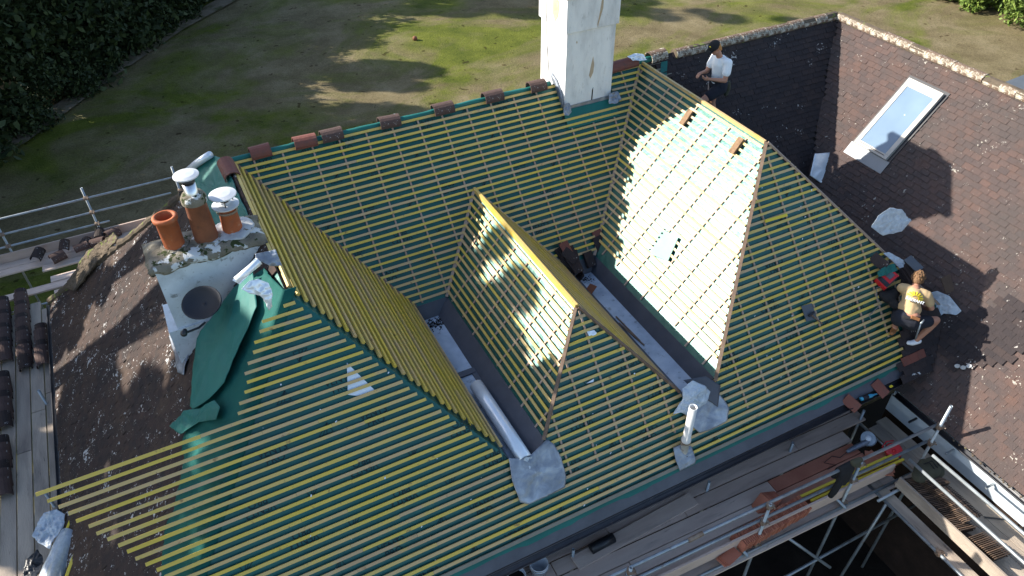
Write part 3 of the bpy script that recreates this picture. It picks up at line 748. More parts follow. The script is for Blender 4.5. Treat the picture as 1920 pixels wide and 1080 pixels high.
# loose ridge tiles lying on the main ridge, each a thing
spots = [(-6.93,ridge_red,.30,'small red ridge tile second from the left end of the main ridge'),(-6.28,ridge_red,.34,'long red ridge tile on the main ridge left of a dark one'),
 (-5.86,ridge_grey,.33,'dark ridge tile right beside the long red one on the main ridge'),(-4.93,ridge_grey,.33,'dark ridge tile with open roll either side, third from the white chimney'),
 (-4.02,ridge_grey,.34,'ridge tile with the most white lichen on the main ridge'),(-3.12,ridge_grey,.33,'brown grey ridge tile second from the white chimney'),
 (-2.28,ridge_grey,.30,'dark ridge tile nearest the white chimney on its left')]
for x, mt, Lg, lb in spots:
    o = put(ridge_tile(mt, Lg, .125), 'ridge_tile', (x, 0.0, .02+rb.uniform(0,.01)), (1, rb.uniform(-.05,.05), rb.uniform(-.03,.03)))
    tag(o, lb, 'ridge tile', 'loose ridge tiles on the main ridge')
o = put(ridge_tile(ridge_red, .42, .12), 'ridge_tile', (-7.30,-.05,.03), (.05,-1,-.12)); tag(o, 'red ridge tile at the ridge corner above the flue cowls', 'ridge tile', 'loose ridge tiles on the main ridge')
for p, lb in (((-.72,.0,.03),'red ridge tile just right of the white chimney'),((-.42,.02,.03),'red ridge tile with torn foil beside it, second right of the white chimney')):
    o = put(ridge_tile(ridge_red, .32, .12), 'ridge_tile', p, (1,.03,.02)); tag(o, lb, 'ridge tile', 'loose ridge tiles on the main ridge')
o = put(ridge_tile(ridge_old, .34, .13), 'ridge_tile', (.16,.0,.05), (1,0,.04)); tag(o, 'brown ridge tile over the torn green membrane left of the young roofer', 'ridge tile', 'loose ridge tiles on the main ridge')
mb = MB().sheet([on(*p, PM, .12) for p in ((1168,112),(1183,106),(1198,108),(1206,118),(1192,120),(1178,119))], nrm(PM), .03, 12, seed=5)
single('foil_scrap', mb, foil, 'torn silver foil scrap on the ridge right of the white chimney', 'scrap', smooth=True, sol=.002)

# ------------------------------------------------------------------ white chimney on the main ridge
cx0, cx1, cy0, cy1 = -1.76, -.83, -.33, .52
mb = MB(); zt = 1.0
mb.add([(cx0,cy0,-.9),(cx1,cy0,-.9),(cx1,cy1,-.9),(cx0,cy1,-.9),(cx0+.0,cy0,zt),(cx1,cy0,zt),(cx1,cy1,zt),(cx0,cy1,zt)],
       [(0,1,5,4),(1,2,6,5),(2,3,7,6),(3,0,4,7),(4,5,6,7),(0,3,2,1)])
chim = obj('chimney', mb, render_w, house)
e = .035
obj('chimney_head', MB().box(((cx0+cx1)/2,(cy0+cy1)/2,1.27),(cx1-cx0+2*e,cy1-cy0+2*e,.56)).box(((cx0+cx1)/2,(cy0+cy1)/2,1.70),(cx1-cx0+2*e+.10,cy1-cy0+2*e+.10,.30)).box(((cx0+cx1)/2,(cy0+cy1)/2,1.90),(cx1-cx0+.34,cy1-cy0+.34,.10)), render_w, chim, bev=.008)
for x in (-1.5,-1.1):
    obj('pot', MB().lathe([(.17,1.95),(.16,2.1),(.19,2.12),(.19,2.2),(.14,2.2),(.14,2.0)], (x,.1+.25*(x+1.3),0)), terra, chim, smooth=True)
cable = mk('grey cable', [(0,(.12,.12,.12)),(1,(.2,.2,.2))], 4)
mb = MB().tube([(cx0-.006,.30,2.0),(cx0-.05,.30,1.5),(cx0-.045,.28,1.0),(cx0-.008,.29,.5),(cx0-.01,.22,.15),(cx0-.03,.1,.12)], .006, 6)
obj('cable', mb, cable, chim)
fl = mk('missing render patch', [(0,(.26,.19,.12)),(.5,(.42,.33,.23)),(1,(.52,.43,.32))], 9, rough=.95, bump=.6)
def fpatch(pts, y): return MB().slab([V3(x, y, z) for x, z in pts], (0,-1,0), .004)
obj('render_flake', fpatch([(-1.30,.18),(-1.27,.36),(-1.24,.50),(-1.21,.36),(-1.22,.22),(-1.27,.12)], cy0-.004), fl, chim)
obj('render_flake', fpatch([(-1.22,1.05),(-1.19,1.22),(-1.16,1.45),(-1.13,1.5),(-1.13,1.3),(-1.18,1.12),(-1.21,1.0)], cy0-e-.004), fl, chim)
obj('render_flake', fpatch([(-1.23,-.36),(-1.22,-.1),(-1.20,-.05),(-1.205,-.36)], cy0-.004), soot, chim)
obj('render_flake', MB().slab([V3(cx0-e-.004, y, z) for y, z in ((0.0,1.08),(-.1,1.2),(-.12,1.42),(0.0,1.52),(.08,1.4),(.09,1.2))], (-1,0,0), .004), fl, chim)
# lead flashing and turned up membrane around its foot
mb = MB()
zb0 = pz(PM, 0, cy0)
mb.beam(V3(cx0-.02,cy0-.012,zb0+.10), V3(cx0-.02,.05,.16), .02, .09, (0,1,1))
mb.slab([V3(cx0-.02,cy0-.014,zb0+.01),V3(cx1+.02,cy0-.014,zb0+.01),V3(cx1+.02,cy0-.014,zb0+.085),V3(cx0-.02,cy0-.014,zb0+.075)], (0,-1,0), .008)
obj('flashing', mb, lead, chim)
obj('membrane_upstand', MB().slab([V3(cx0-.04,cy0-.22,pz(PM,0,cy0-.22))+nrm(PM)*.03, V3(cx1+.06,cy0-.22,pz(PM,0,cy0-.22))+nrm(PM)*.03, V3(cx1+.06,cy0,zb0)+nrm(PM)*.03, V3(cx0-.04,cy0,zb0)+nrm(PM)*.03], nrm(PM), .004), flapgreen, chim)
for px, py, s_ in ((1058,208,.09),(1146,186,.14)):
    c = on(px, py, PM, .06); mb = MB()
    mb.sheet([c+V3(-s_,-.06,-.05),c+V3(0,-.1,-.06),c+V3(s_*.9,-.05,-.03),c+V3(s_*.7,.02,.10),c+V3(0,.0,.12),c+V3(-s_*.7,.0,.1)], (0,-1,.5), .03, 14, seed=px, rings=6)
    obj('flashing', mb, lead, chim, smooth=True, sol=.004)
obj('flashing', MB().tube([V3(cx0-.02,.15,.16),V3(cx0-.03,-.05,.10),V3(cx0-.02,-.22,-.05),V3(cx0-.02,-.36,-.30)], .022, 8), lead, chim, smooth=True)

# ------------------------------------------------------------------ left chimney stack with three pots
ct = .12
sx0, sx1, sy0, sy1 = -8.62, -7.20, -2.30, -1.62
stack = obj('chimney_stack', MB().box(((sx0+sx1)/2+.02,(sy0+sy1)/2,-.95),(sx1-sx0-.10,sy1-sy0-.10,2.0)).box(((sx0+sx1)/2-.04,sy0+.32,-1.6),(sx1-sx0-.0,.60,1.4)), render_b, house)
mb = MB(); nx, ny = 26, 12; T_ = []
for j in range(ny+1):
    for i in range(nx+1):
        x = sx0 + (sx1-sx0)*i/nx; y = sy0 + (sy1-sy0)*j/ny
        ed = min(i, nx-i, j*1.5, (ny-j)*1.5)/4; h_ = ct - .08*(1-min(1, ed))**2 + .035*noise.noise(V3(x*4,y*4,0)) + .02*noise.noise(V3(x*13,y*13,4))
        ox = .03*noise.noise(V3(y*6,x*2,1)) if i in (0,nx) else 0; oy = .03*noise.noise(V3(x*6,3,1)) if j in (0,ny) else 0
        mb.v.append(V3(x+ox, y+oy, h_))
for j in range(ny):
    for i in range(nx): a = j*(nx+1)+i; mb.f.append([a,a+1,a+nx+2,a+nx+1])
obj('cap', mb, cement, stack, smooth=True, sol=.13)
def flaunch(x, y, r, mt, seed, ry=None):
    mb_ = MB(); ry = ry or r
    pts = [V3(x+r*math.cos(a)*(1+.25*noise.noise(V3(math.cos(a)*2,math.sin(a)*2,seed))), y+ry*math.sin(a)*(1+.2*noise.noise(V3(math.cos(a)*2,math.sin(a)*2,seed+5))), ct-.02) for a in np.linspace(0, 2*math.pi, 20, endpoint=False)]
    mb_.sheet(pts, (0,0,1), .015, 9, seed=seed, rings=6, sag=.02)
    for v in mb_.v: v.z += .035
    return obj('flaunching', mb_, mt, stack, smooth=True, sol=.03)
q1, q2, q3 = at(328,460,ct), at(388,446,ct), at(437,430,ct)
flaunch(q3.x, q3.y, .27, cement_w, 1, .25); flaunch(q1.x,q1.y,.17,cement,3)
flaunch(q2.x,q2.y,.20,cement,4)
def pot(x, y, r0, r1, h, mt, rim=True):
    pr = [(r0, ct-.02),(r0*.98, ct+h*.1),(r1, ct+h*.86)]
    if rim: pr += [(r1+.022, ct+h*.88),(r1+.024, ct+h*.97),(r1+.005, ct+h),(r1-.02, ct+h),(r1-.022, ct+h-.25)]
    else: pr += [(r1+.012, ct+h*.88),(r1+.012, ct+h),(r1-.02, ct+h),(r1-.02, ct+h-.1)]
    return obj('pot', MB().lathe(pr, (x,y,0), seg=28), mt, stack, smooth=True, label=None)
p1 = pot(q1.x, q1.y, .125, .125, .44, terra); p1['label'] = 'open terracotta pot'
obj('flue_void', MB().lathe([(0,ct+.2),(.104,ct+.2)], (q1.x,q1.y,0)), soot, p1)
p2 = pot(q2.x, q2.y, .145, .125, .62, terra_br, False); p2['label'] = 'tall brown pot with steel flue'
obj('pot_collar', MB().lathe([(.150,ct+.545),(.150,ct+.61),(.12,ct+.66),(.075,ct+.665)], (q2.x,q2.y,0)), cement, p2, smooth=True)
obj('flue', MB().lathe([(.075,ct+.6),(.075,ct+.80),(.062,ct+.80)], (q2.x,q2.y,0)).lathe([(.055,ct+.8),(.055,ct+.88),(.07,ct+.88),(.07,ct+.905)], (q2.x,q2.y,0)), steel, p2, smooth=True)
obj('flue_band', MB().lathe([(.066,ct+.80),(.078,ct+.81),(.078,ct+.86),(.06,ct+.87)], (q2.x,q2.y,0)), black_p, p2, smooth=True)
obj('cowl', MB().lathe([(0,ct+.945),(.10,ct+.935),(.148,ct+.918),(.150,ct+.905),(.0,ct+.905)], (q2.x,q2.y,0)), whitemetal, p2)
p3 = pot(q3.x, q3.y, .125, .105, .36, terra, False); p3['label'] = 'short terracotta pot with raised round cowl'
obj('strap', MB().lathe([(.128,ct+.285),(.130,ct+.30),(.128,ct+.315)], (q3.x,q3.y,0)), rusty, p3)
obj('cowl_plate', MB().lathe([(.065,ct+.405),(.165,ct+.385),(.165,ct+.37),(.11,ct+.365)], (q3.x,q3.y,0)).lathe([(.065,ct+.36),(.065,ct+.43),(.055,ct+.43),(.055,ct+.36)], (q3.x,q3.y,0)), whitemetal, p3)
obj('flue_void', MB().lathe([(0,ct+.405),(.056,ct+.405)], (q3.x,q3.y,0)), soot, p3)
mb = MB()
for a in (0.4, 2.5, 4.6): mb.tube([V3(q3.x+.11*math.cos(a),q3.y+.11*math.sin(a),ct+.38), V3(q3.x+.11*math.cos(a),q3.y+.11*math.sin(a),ct+.52)], .008, 6)
obj('cowl_leg', mb, black_p, p3)
obj('cowl', MB().lathe([(0,ct+.555),(.10,ct+.548),(.165,ct+.53),(.168,ct+.518),(.0,ct+.518)], (q3.x,q3.y,0)), whitemetal, p3)
# lead at the stack's right foot and soakers at its left
obj('flashing', MB().sheet([on(*p, PF, .09) for p in ((478,478),(516,470),(528,500),(505,500),(488,492),(480,498))], nF, .02, 9, seed=12, rings=6), lead, stack, smooth=True, sol=.005)
obj('lead_soaker', MB().sheet([on(*p, PS, .05) for p in ((325,632),(345,612),(352,650),(362,665),(352,705),(342,700),(335,665))], nrm(PS), .012, 8, seed=13, rings=6), lead, stack, smooth=True, sol=.004)

# satellite dish on the stack's face
dn_ = (CAM*.25 + V3(-12,-9,-1)*.75 - V3(-8.2,-2.6,-.5)).normalized()
dn_ = V3(-.42,-.40,.80).normalized()
dc = aty(384,570,-2.66)
dish = thing('satellite_dish', 'dark oval satellite dish on the white face of the left chimney stack', 'satellite dish', (-8.28,-2.30,-.6))
Md = frame(dn_, V3(.85,-.5,.1)); mb = MB()
pr = [(r_, .12*(r_/.27)**2*.55) for r_ in (0,.05,.1,.15,.2,.24,.27)] + [(.278,.068),(.272,.06)]
Mq = Md @ Matrix.Diagonal(V3(.95,.74,1))
mb.lathe(pr, dc, Mq, 32); obj('reflector', mb, dish_m, dish, smooth=True, sol=.006)
arm = [dc - dn_*.04 + Md @ V3(.0,-.22,0), dc + dn_*.04 + Md @ V3(-.02,-.30,0), dc + dn_*.20 + Md @ V3(-.10,-.40,0)]
obj('arm', MB().tube(arm, .014, 8), black_p, dish)
obj('receiver', MB().tube([arm[-1]-dn_*.02+Md @ V3(0,.04,0), arm[-1]+Md @ V3(0,.0,.02)], .03, 10).ball(arm[-1], .04), black_p, dish, smooth=True)
obj('bracket', MB().tube([dc-dn_*.03, V3(-8.22,-2.30,-.62), V3(-8.22,-2.24,-.62)], .02, 8).box((-8.22,-2.27,-.62),(.14,.03,.2)), galv, dish)

# ------------------------------------------------------------------ green flap and white liner at the left hip
nS = nrm(PS)
fl_ = [on(*p, PS, l) for *p, l in ((505,500,.20),(470,535,.16),(388,640,.08),(380,700,.07),(378,762,.09),(342,803,.10),(352,818,.05),(380,803,.04),(430,760,.03),(448,700,.05),(470,650,.08),(492,590,.12))]
fl_ = [on(*p, PS, l) for *p, l in ((500,520,.17),(462,547,.16),(388,640,.13),(382,700,.13),(378,765,.14),(388,772,.15),(416,752,.14),(442,722,.13),(462,670,.12),(485,620,.11),(500,580,.12))]
obj('membrane_flap', MB().sheet(fl_, nS, .022, 2.6, seed=21, rings=14, per=72), flapgreen, sF, smooth=True, sol=.004, label='loose green flap folded over the old tiles')
f2 = [on(*p, PS, l) for *p, l in ((342,803,.15),(372,775,.14),(395,770,.13),(425,755,.12),(436,768,.12),(425,790,.12),(395,795,.12),(362,818,.12))]
obj('membrane_flap', MB().sheet(f2, nS, .03, 4, seed=22, rings=10, per=56), flapgreen, sF, smooth=True, sol=.004)
mb = MB()
L1 = [on(*p, PS, .07) for p in ((506,506),(462,545),(420,598),(388,642),(384,700),(380,762),(362,800),(356,840),(357,880),(345,935),(322,1000),(318,1090),(300,1240))]
L2 = [V3(xL+z/1.1+.14, yF(z), z)+nrm(PF)*.006 for z in (.0,-.10,-.25,-.42,-.62,-.82,-.95,-1.08,-1.25,-1.5,-1.8,-2.3,-3.1)]
ZH = (.0,-.10,-.25,-.42,-.62,-.82,-.95,-1.08,-1.25,-1.5,-1.8,-2.3,-3.1)
LH = [V3(xL+z/1.1, yF(z), z)+(nS+nrm(PF))*.010 for z in ZH]
NR, NC = 6, 20
for i in range(len(L1)-1):
    for r_ in range(NR + (i == len(L1)-2)):
        a, b, h_ = L1[i].lerp(L1[i+1], r_/NR), L2[i].lerp(L2[i+1], r_/NR), LH[i].lerp(LH[i+1], r_/NR)
        for k in range(NC+1):
            f = k/NC; p = a.lerp(h_, f/.8) if f < .8 else h_.lerp(b, (f-.8)/.2); p = p + nS*((.03*noise.noise(p*4)+.018*(1-2*abs(noise.noise(p*7))))+ .015)*max(0, min(1, 3*(.8-f))); mb.v.append(p)
W_ = NC+1
for i in range(len(mb.v)//W_-1):
    for k in range(NC): a = i*W_+k; mb.f.append([a, a+1, a+W_+1, a+W_])
obj('membrane_flap', mb, membrane_dull, sF, smooth=True, sol=.004)
for tx, px, py, sz in (('VENT3\nPRO', 437, 655, .13), ('BRA', 403, 708, .09)):
    o = printed(tx, px, py, PS, sz, 0, lift=.135, parent=sF)
    n = nS; M_ = frame(n, V3(.75,-.45,.8)); M4 = M_.to_4x4(); M4.translation = on(px, py, PS, .125); o.matrix_local = M4
# left corner of the ridge: membrane over the back of the left slope beside the cowls
ms = [on(*p, PS, .04) for p in ((425,300),(400,292),(372,305),(352,330),(372,345),(398,400),(412,425),(480,420),(470,400))]
obj('membrane_flap', MB().sheet(ms, nS, .02, 4, seed=30, rings=9), flapgreen, sF, smooth=True, sol=.004)
liner = MB().tube([on(362,330,PS,.12), on(385,312,PS,.13), on(408,296,PS,.12)], .055, 12)
liner.sm = True
single('liner_roll', liner, foil, 'white rolled liner edge at the left end of the main ridge', 'roll', sub=0)
mb = MB().tube([on(443,528,PF,.16), on(486,492,PF,.17)], .045, 12); mb.sm = True
mb.sheet([on(*p, PF, .15) for p in ((436,528),(478,487),(487,497),(450,535))], nF, .02, 8, seed=31, rings=5)
single('paper_roll', mb, foil, 'white rolled liner piece leaning beside the satellite dish', 'roll')
mb = MB().sheet([on(*p, PF, l) for *p, l in ((455,545,.26),(470,530,.24),(486,526,.20),(505,533,.18),(514,553,.14),(511,575,.10),(505,583,.08),(499,565,.12),(490,556,.16),(470,553,.22))], V3(-.4,-.6,.7), .035, 7, seed=33, rings=9, per=60)
single('liner_scrap', mb, foil, 'curled white liner scrap on the green flap above the short battens', 'scrap', smooth=True, sol=.003)
mb = MB().slab([on(*p, PF, .012) for p in ((650,680),(706,735),(668,742),(652,740))], nF, .002)
single('liner_scrap', mb, foil, 'white triangle showing under the battens of the left front slope', 'scrap')
mb = MB().sheet([on(*p, PF, .03) for p in ((1098,622),(1112,619),(1118,626),(1103,632))], nF, .006, 8, rings=4)
single('liner_scrap', mb, foil, 'small white scrap near the top of the middle front slope', 'scrap', sol=.002)
mb = MB().slab([on(*p, PF, .012) for p in ((1098,719),(1113,710),(1112,716))], nF, .002)
single('liner_scrap', mb, foil, 'thin white tear between battens of the middle front slope', 'scrap')
mb = MB().sheet([on(*p, PM, l) for *p, l in ((1506,296,.30),(1533,294,.30),(1535,358,.25),(1500,335,.25))], nrm(PM), .01, 3, rings=6)
single('liner_sheet', mb, foil, 'upright white liner board behind the right hip in front of the dark tiles', 'sheet', smooth=True, sol=.02)

# ------------------------------------------------------------------ skylight
def og(u, v, l): return Gf[0] + Gf[1]*u + Gf[2]*v + nrm(PG)*l
c0 = on(1605,270,PG); c1_ = on(1665,303,PG); c2_ = on(1703,148,PG)
uu = V3(0,-1,0); vv_ = V3(1,0,1.1).normalized(); WW = (c1_-c0).dot(uu); HH = (c2_-c0).dot(vv_)
Gf = (c0, uu, vv_)
skl = obj('skylight', MB().slab([og(-.06,-.02,.05),og(WW+.06,-.02,.05),og(WW+.06,HH+.06,.05),og(-.06,HH+.06,.05)], nrm(PG), .06), black_p, house)
mb = MB(); t_ = .085
for a, b in (((0,0),(WW,0)),((0,HH),(WW,HH)),((0,0),(0,HH)),((WW,0),(WW,HH))): pass
mb.slab([og(0,0,.11),og(WW,0,.11),og(WW,t_,.11),og(0,t_,.11)], nrm(PG), .07)
mb.slab([og(0,HH-.15,.115),og(WW,HH-.15,.115),og(WW,HH,.115),og(0,HH,.115)], nrm(PG), .07)
mb.slab([og(0,t_,.11),og(t_,t_,.11),og(t_,HH-.15,.11),og(0,HH-.15,.11)], nrm(PG), .07)
mb.slab([og(WW-t_,t_,.11),og(WW,t_,.11),og(WW,HH-.15,.11),og(WW-t_,HH-.15,.11)], nrm(PG), .07)
obj('frame', mb, taupe, skl, bev=.006)
mb = MB()
for a in (.02,.05): mb.slab([og(t_-a*.0+.0,t_,.125),og(t_+.01,t_,.125),og(t_+.01,HH-.15,.125),og(t_,HH-.15,.125)], nrm(PG), .02)
obj('pane', MB().slab([og(t_,t_,.10),og(WW-t_,t_,.10),og(WW-t_,HH-.15,.10),og(t_,HH-.15,.10)], nrm(PG), .01), glass, skl)
obj('flashing', MB().slab([og(-.07,-.24,.045),og(WW+.07,-.24,.045),og(WW+.07,.0,.06),og(-.07,.0,.06)], nrm(PG), .01), greyflash, skl)
obj('handle_rail', MB().beam(og(t_,t_*.6,.112), og(WW-t_,t_*.6,.112), .012, .01, nrm(PG)), black_p, skl)

# eaves of the right range
mb = MB(); gx_ = 1.39; vs_ = [(gx_+p, y, -3.66+q) for y in (-5.9,-11.2) for p, q in prof]
mb.add(vs_, [(i, i+1, i+10, i+9) for i in range(8)]); obj('gutter', mb, gutter_m, house, smooth=True, sol=.006)
mb = MB(); rr = random.Random(2)
for i in range(150):
    mb.ball((gx_+rr.uniform(-.02,.1), -7.0-rr.random()*4, -3.62+rr.uniform(-.015,.02)), rr.uniform(.008,.022), u=6, w=4)
tag(obj('moss', mb, mortar, house), kind='stuff')
obj('fascia', MB().box((1.46,-8.5,-3.80),(.02,5.3,.24)).box((1.5,-5.88,-3.8),(.08,.02,.24)), fascia_m, house)
obj('soffit', MB().box((1.55,-8.5,-3.93),(.2,5.3,.02)), fascia_m, house)
obj('wall', MB().box((1.70,-8.5,(GZ-4.3)/2),(.16,5.5,-4.3-GZ)), brick_shade, house)
obj('wall_top', MB().box((1.69,-8.5,-4.115),(.17,5.5,.37)), fascia_m, house)
for y in (-6.35,-7.05,-7.75,-8.7): obj('gutter_bracket', MB().box((1.36,y,-3.84),(.18,.03,.03)), galv if y < -7 else black_p, house)
obj('downpipe', MB().tube([(1.40,-8.35,-3.66),(1.38,-8.35,-3.8),(1.55,-8.37,-4.05),(1.58,-8.37,-7)], .035, 10), black_p, house, smooth=True)

# vent pipe through the front slope
b0 = on(1281,850,PF); b0.z -= .05
hp = 1.02
pipe_m = mk('weathered white pipe', [(.3,(.50,.50,.49)),(.65,(.68,.68,.66))], 4, 7, .5, .4, tint=[(7,.60,.68,(.28,.17,.11),.7),(18,.64,.72,(.2,.2,.2),.6)])
vp = obj('vent_pipe', MB().lathe([(.056,-.1),(.056,.28),(.066,.28),(.066,.37),(.055,.38),(.055,hp),(.048,hp),(.046,hp-.2)], b0), pipe_m, house, smooth=True)
obj('pipe_clip', MB().lathe([(.068,.30),(.071,.315),(.068,.33)], b0).box(b0+V3(-.08,-.02,.315),(.03,.02,.02)), rusty, vp)
obj('flue_void', MB().lathe([(0,hp-.15),(.047,hp-.15)], b0), soot, vp)
obj('lead_slate', MB().sheet([on(*p, PF, .055) for p in ((1257,838),(1272,832),(1292,836),(1300,862),(1298,868),(1270,882),(1262,862))], nF, .01, 8, seed=41, rings=6), lead, vp, smooth=True, sol=.004)
obj('seal', MB().lathe([(.075,-.01),(.07,.03),(.05,.05)], b0+V3(0,-.01,.03)), black_p, vp, smooth=True)
mb = MB().sheet([on(*p, PF, l) for *p, l in ((1256,776,.10),(1270,748,.14),(1268,728,.16),(1285,712,.20),(1308,722,.20),(1321,733,.16),(1314,755,.14),(1300,766,.12),(1282,778,.10),(1268,772,.16))], nF, .03, 9, seed=43, rings=11, per=72, sag=.05)
single('plastic_bag', mb, plastic, 'crumpled clear bag lying behind the white vent pipe', 'bag', smooth=True, sol=.003)

# foil roll in the left valley gutter
A, B = at(893,722,SLz+.11), at(985,862,SLz+.12); d = (B-A).normalized()
fr = thing('foil_roll', 'long white roll of foil lying in the left valley gutter', 'roll', tuple(A.lerp(B,.5)-V3(0,0,.09)))
mb = MB(); mb.sm = True
mb.tube([A, A.lerp(B,.3), A.lerp(B,.6), B], .1, 24, True, [.098,.1,.1,.098])
obj('roll_body', mb, foil, fr)
Mx = frame(d, V3(0,0,1)); mb = MB()
for k in range(1, 6): mb.lathe([(.014*k,.003),(.014*k+.004,.005),(.014*k+.008,.003)], B, Mx, 20)
obj('roll_end', mb, lead, fr)
mb = MB().sheet([B+d*.0+V3(-.07,.02,-.04), B+V3(-.02,-.02,.08), B+V3(.08,.0,.03), B+V3(.07,-.05,-.05), B+d*.10+V3(0,0,-.07)], V3(.3,-.8,.5), .02, 10, seed=44, rings=5)
obj('loose_end', mb, plastic, fr, smooth=True, sol=.002)

# ------------------------------------------------------------------ tiles lying about (each a thing)
def tile_mesh(mt, w=.165, l=.265, th=.013, camber=.006):
    mb_ = MB(); k = 6; vs_ = []
    for j, y in enumerate((-l/2, l/2)):
        for i in range(k+1):
            u = i/k-.5; z = camber*(1-4*u*u)
            vs_.append((u*w, y, z))
    top = list(range(len(vs_))); vs_ += [(x, y, z-th) for x, y, z in vs_]; n_ = k+1; m_ = 2*n_; fs = []
    for i in range(k):
        fs += [(i, i+1, n_+i+1, n_+i), (m_+i, m_+n_+i, m_+n_+i+1, m_+i+1), (i, m_+i, m_+i+1, i+1), (n_+i, n_+i+1, m_+n_+i+1, m_+n_+i)]
    fs += [(0, n_, m_+n_, m_), (k, m_+k, m_+n_+k, n_+k)]
    mb_.add(vs_, fs)
    for s in (-.03,.03): mb_.box((s, l/2-.012, -th-.006), (.02,.015,.014))
    me = mb_.mesh('roof_tile'); me.materials.append(mt); return me
TN, TB, TK, TR = tile_mesh(clay_new), tile_mesh(clay_brown), tile_mesh(tile_black), tile_mesh(ridge_red)
def lay(me, p, n, t, label, group=None, cat='roof tile'):
    o = bpy.data.objects.new('roof_tile', me); col.objects.link(o); M4 = frame(n, t).to_4x4(); M4.translation = Vector(p); o.matrix_world = M4
    return tag(o, label, cat, group)
rt_ = random.Random(12); nM = nrm(PM)
# heap at the head of the right gutter
gp = 'dark tiles heaped at the head of the right gutter'
for i, (px, py, l, me, ang) in enumerate(((1052,478,.06,TK,.2),(1056,486,.09,TK,-.3),(1062,492,.12,TK,.4),(1066,478,.13,TK,.1),(1070,486,.15,TK,-.1),(1068,496,.17,TK,.3),(1074,498,.10,TK,-.2),(1060,482,.19,TK,.5),(1072,500,.19,TK,.1))):
    p = on(px, py, PM, l); lay(me, p, nM+V3(rt_.uniform(-.25,.05), rt_.uniform(-.1,.1), 0), V3(math.cos(ang), 0, math.sin(ang)*.5)+V3(0,math.sin(ang),0), 'dark clay tile in the heap at the head of the right gutter', gp)
lay(TR, on(1055,470,PM,.17), nM, V3(1,.15,.1), 'red headed tile topping the heap at the head of the right gutter', gp)
for k in range(4): lay(TK, on(1103,487,PM,.03+.017*k), nM+V3(.1,-.1,0), V3(1,.05*k,0), 'dark clay tile in the small pile against the back of the right gutter', 'small pile of dark tiles in the right gutter')
lay(TK, on(1121,458,PM,.06), nM+V3(-.15,0,0), V3(1,0,.1), 'dark tile leaning in the right valley above the gutter', None)
lay(TR, on(1121,446,PM,.045), nM+V3(-.15,0,0), V3(1,0,.1), 'red tile peeping above the dark one in the right valley', None)
lay(TK, at(1084,521,SRz+.07), V3(-.8,.2,.55), V3(.2,1,.1), 'dark tile tipped against the middle wing near the gutter head', None)
lay(TK, at(1076,505,SRz+.12), V3(-.85,.2,.45), V3(.2,1,.2), 'dark tile standing on edge beside the heap in the right gutter', None)
lay(clay_o := tile_mesh(terra_br), at(1104,546,SRz+.06), V3(-.55,.15,.8), V3(.35,-1,0), 'orange brown tile lying alone on the right gutter sole', None)
for (a, b), lb in ((((1155,594),(1200,640)),'longer thin brown batten offcut on the right gutter sole'),(((1160,606),(1208,648)),'shorter thin brown batten offcut on the right gutter sole')):
    single('batten_offcut', MB().beam(at(*a, SRz+.012), at(*b, SRz+.012), .02, .015), hipboard, lb, 'batten offcut', 'thin offcuts on the right gutter sole')
# rough blocks on the sunlit slope
nR = nrm(PR)
for px, py, lb in ((1290,223,'weathered timber block at the upper left of the sunlit slope'),(1384,276,'weathered timber block near the top right of the sunlit slope')):
    p = on(px, py, PR, .06); M_ = frame(nR, V3(1,0,1.07)+V3(0,.15,0))
    mb = MB().box(p, (.27,.11,.035), M_).box(p+M_ @ V3(.0,.0,-.03), (.2,.09,.03), M_)
    single('timber_block', mb, rough_w, lb, 'timber block', 'timber blocks on the sunlit slope', bev=.004)
single('batten_offcut', MB().beam(on(1430,416,PF,.05), on(1470,404,PF,.05), .045, .025, nF), yellow_t, 'short bright yellow batten offcut lying on the right front slope', 'batten offcut')
# slate and hammer on the right front slope
single('slate', MB().slab([on(*p, PF, .06) for p in ((1497,574),(1517,569),(1527,598),(1507,603))], nF, .006), slate_m, 'grey square slate lying on the battens of the right front slope', 'slate')
hm = thing('hammer', 'wooden handled hammer on the slate of the right front slope', 'hammer', tuple(on(1515,592,PF,.07)))
obj('handle', MB().tube([on(1513,590,PF,.085), on(1534,607,PF,.08)], .012, 8), hipboard, hm)
obj('head', MB().tube([on(1509,593,PF,.09), on(1518,586,PF,.09)], .018, 8), black_p, hm)
# polythene sheets
mb = MB().sheet([on(*p, PF, l) for *p, l in ((1607,432,.25),(1612,412,.35),(1627,399,.42),(1648,403,.42),(1671,422,.36),(1662,440,.28),(1634,447,.2))], V3(.1,-.4,.9), .025, 9, seed=51, rings=11)
single('plastic_sheet', mb, plastic, 'clear plastic sheet hanging over the right hip above the radio', 'plastic sheet', smooth=True, sol=.002)
mb = MB().sheet([on(*p, PG, l) for *p, l in ((1745,553,.10),(1762,550,.12),(1785,560,.12),(1805,585,.06),(1795,593,.05),(1772,590,.06),(1758,600,.06),(1744,588,.10),(1740,570,.12))], nrm(PG), .018, 9, seed=52, rings=9)
single('plastic_sheet', mb, plastic, 'pale polythene sheet on the valley beside the crouching roofer', 'plastic sheet', smooth=True, sol=.002)
mb = MB().sheet([on(*p, PF, l) for *p, l in ((1646,476,.08),(1656,474,.1),(1684,492,.12),(1690,500,.1),(1678,504,.08))], nF, .02, 9, seed=53, rings=6)
single('plastic_sheet', mb, plastic, 'narrow strip of plastic along the right hip above the tile stack', 'plastic sheet', smooth=True, sol=.002)
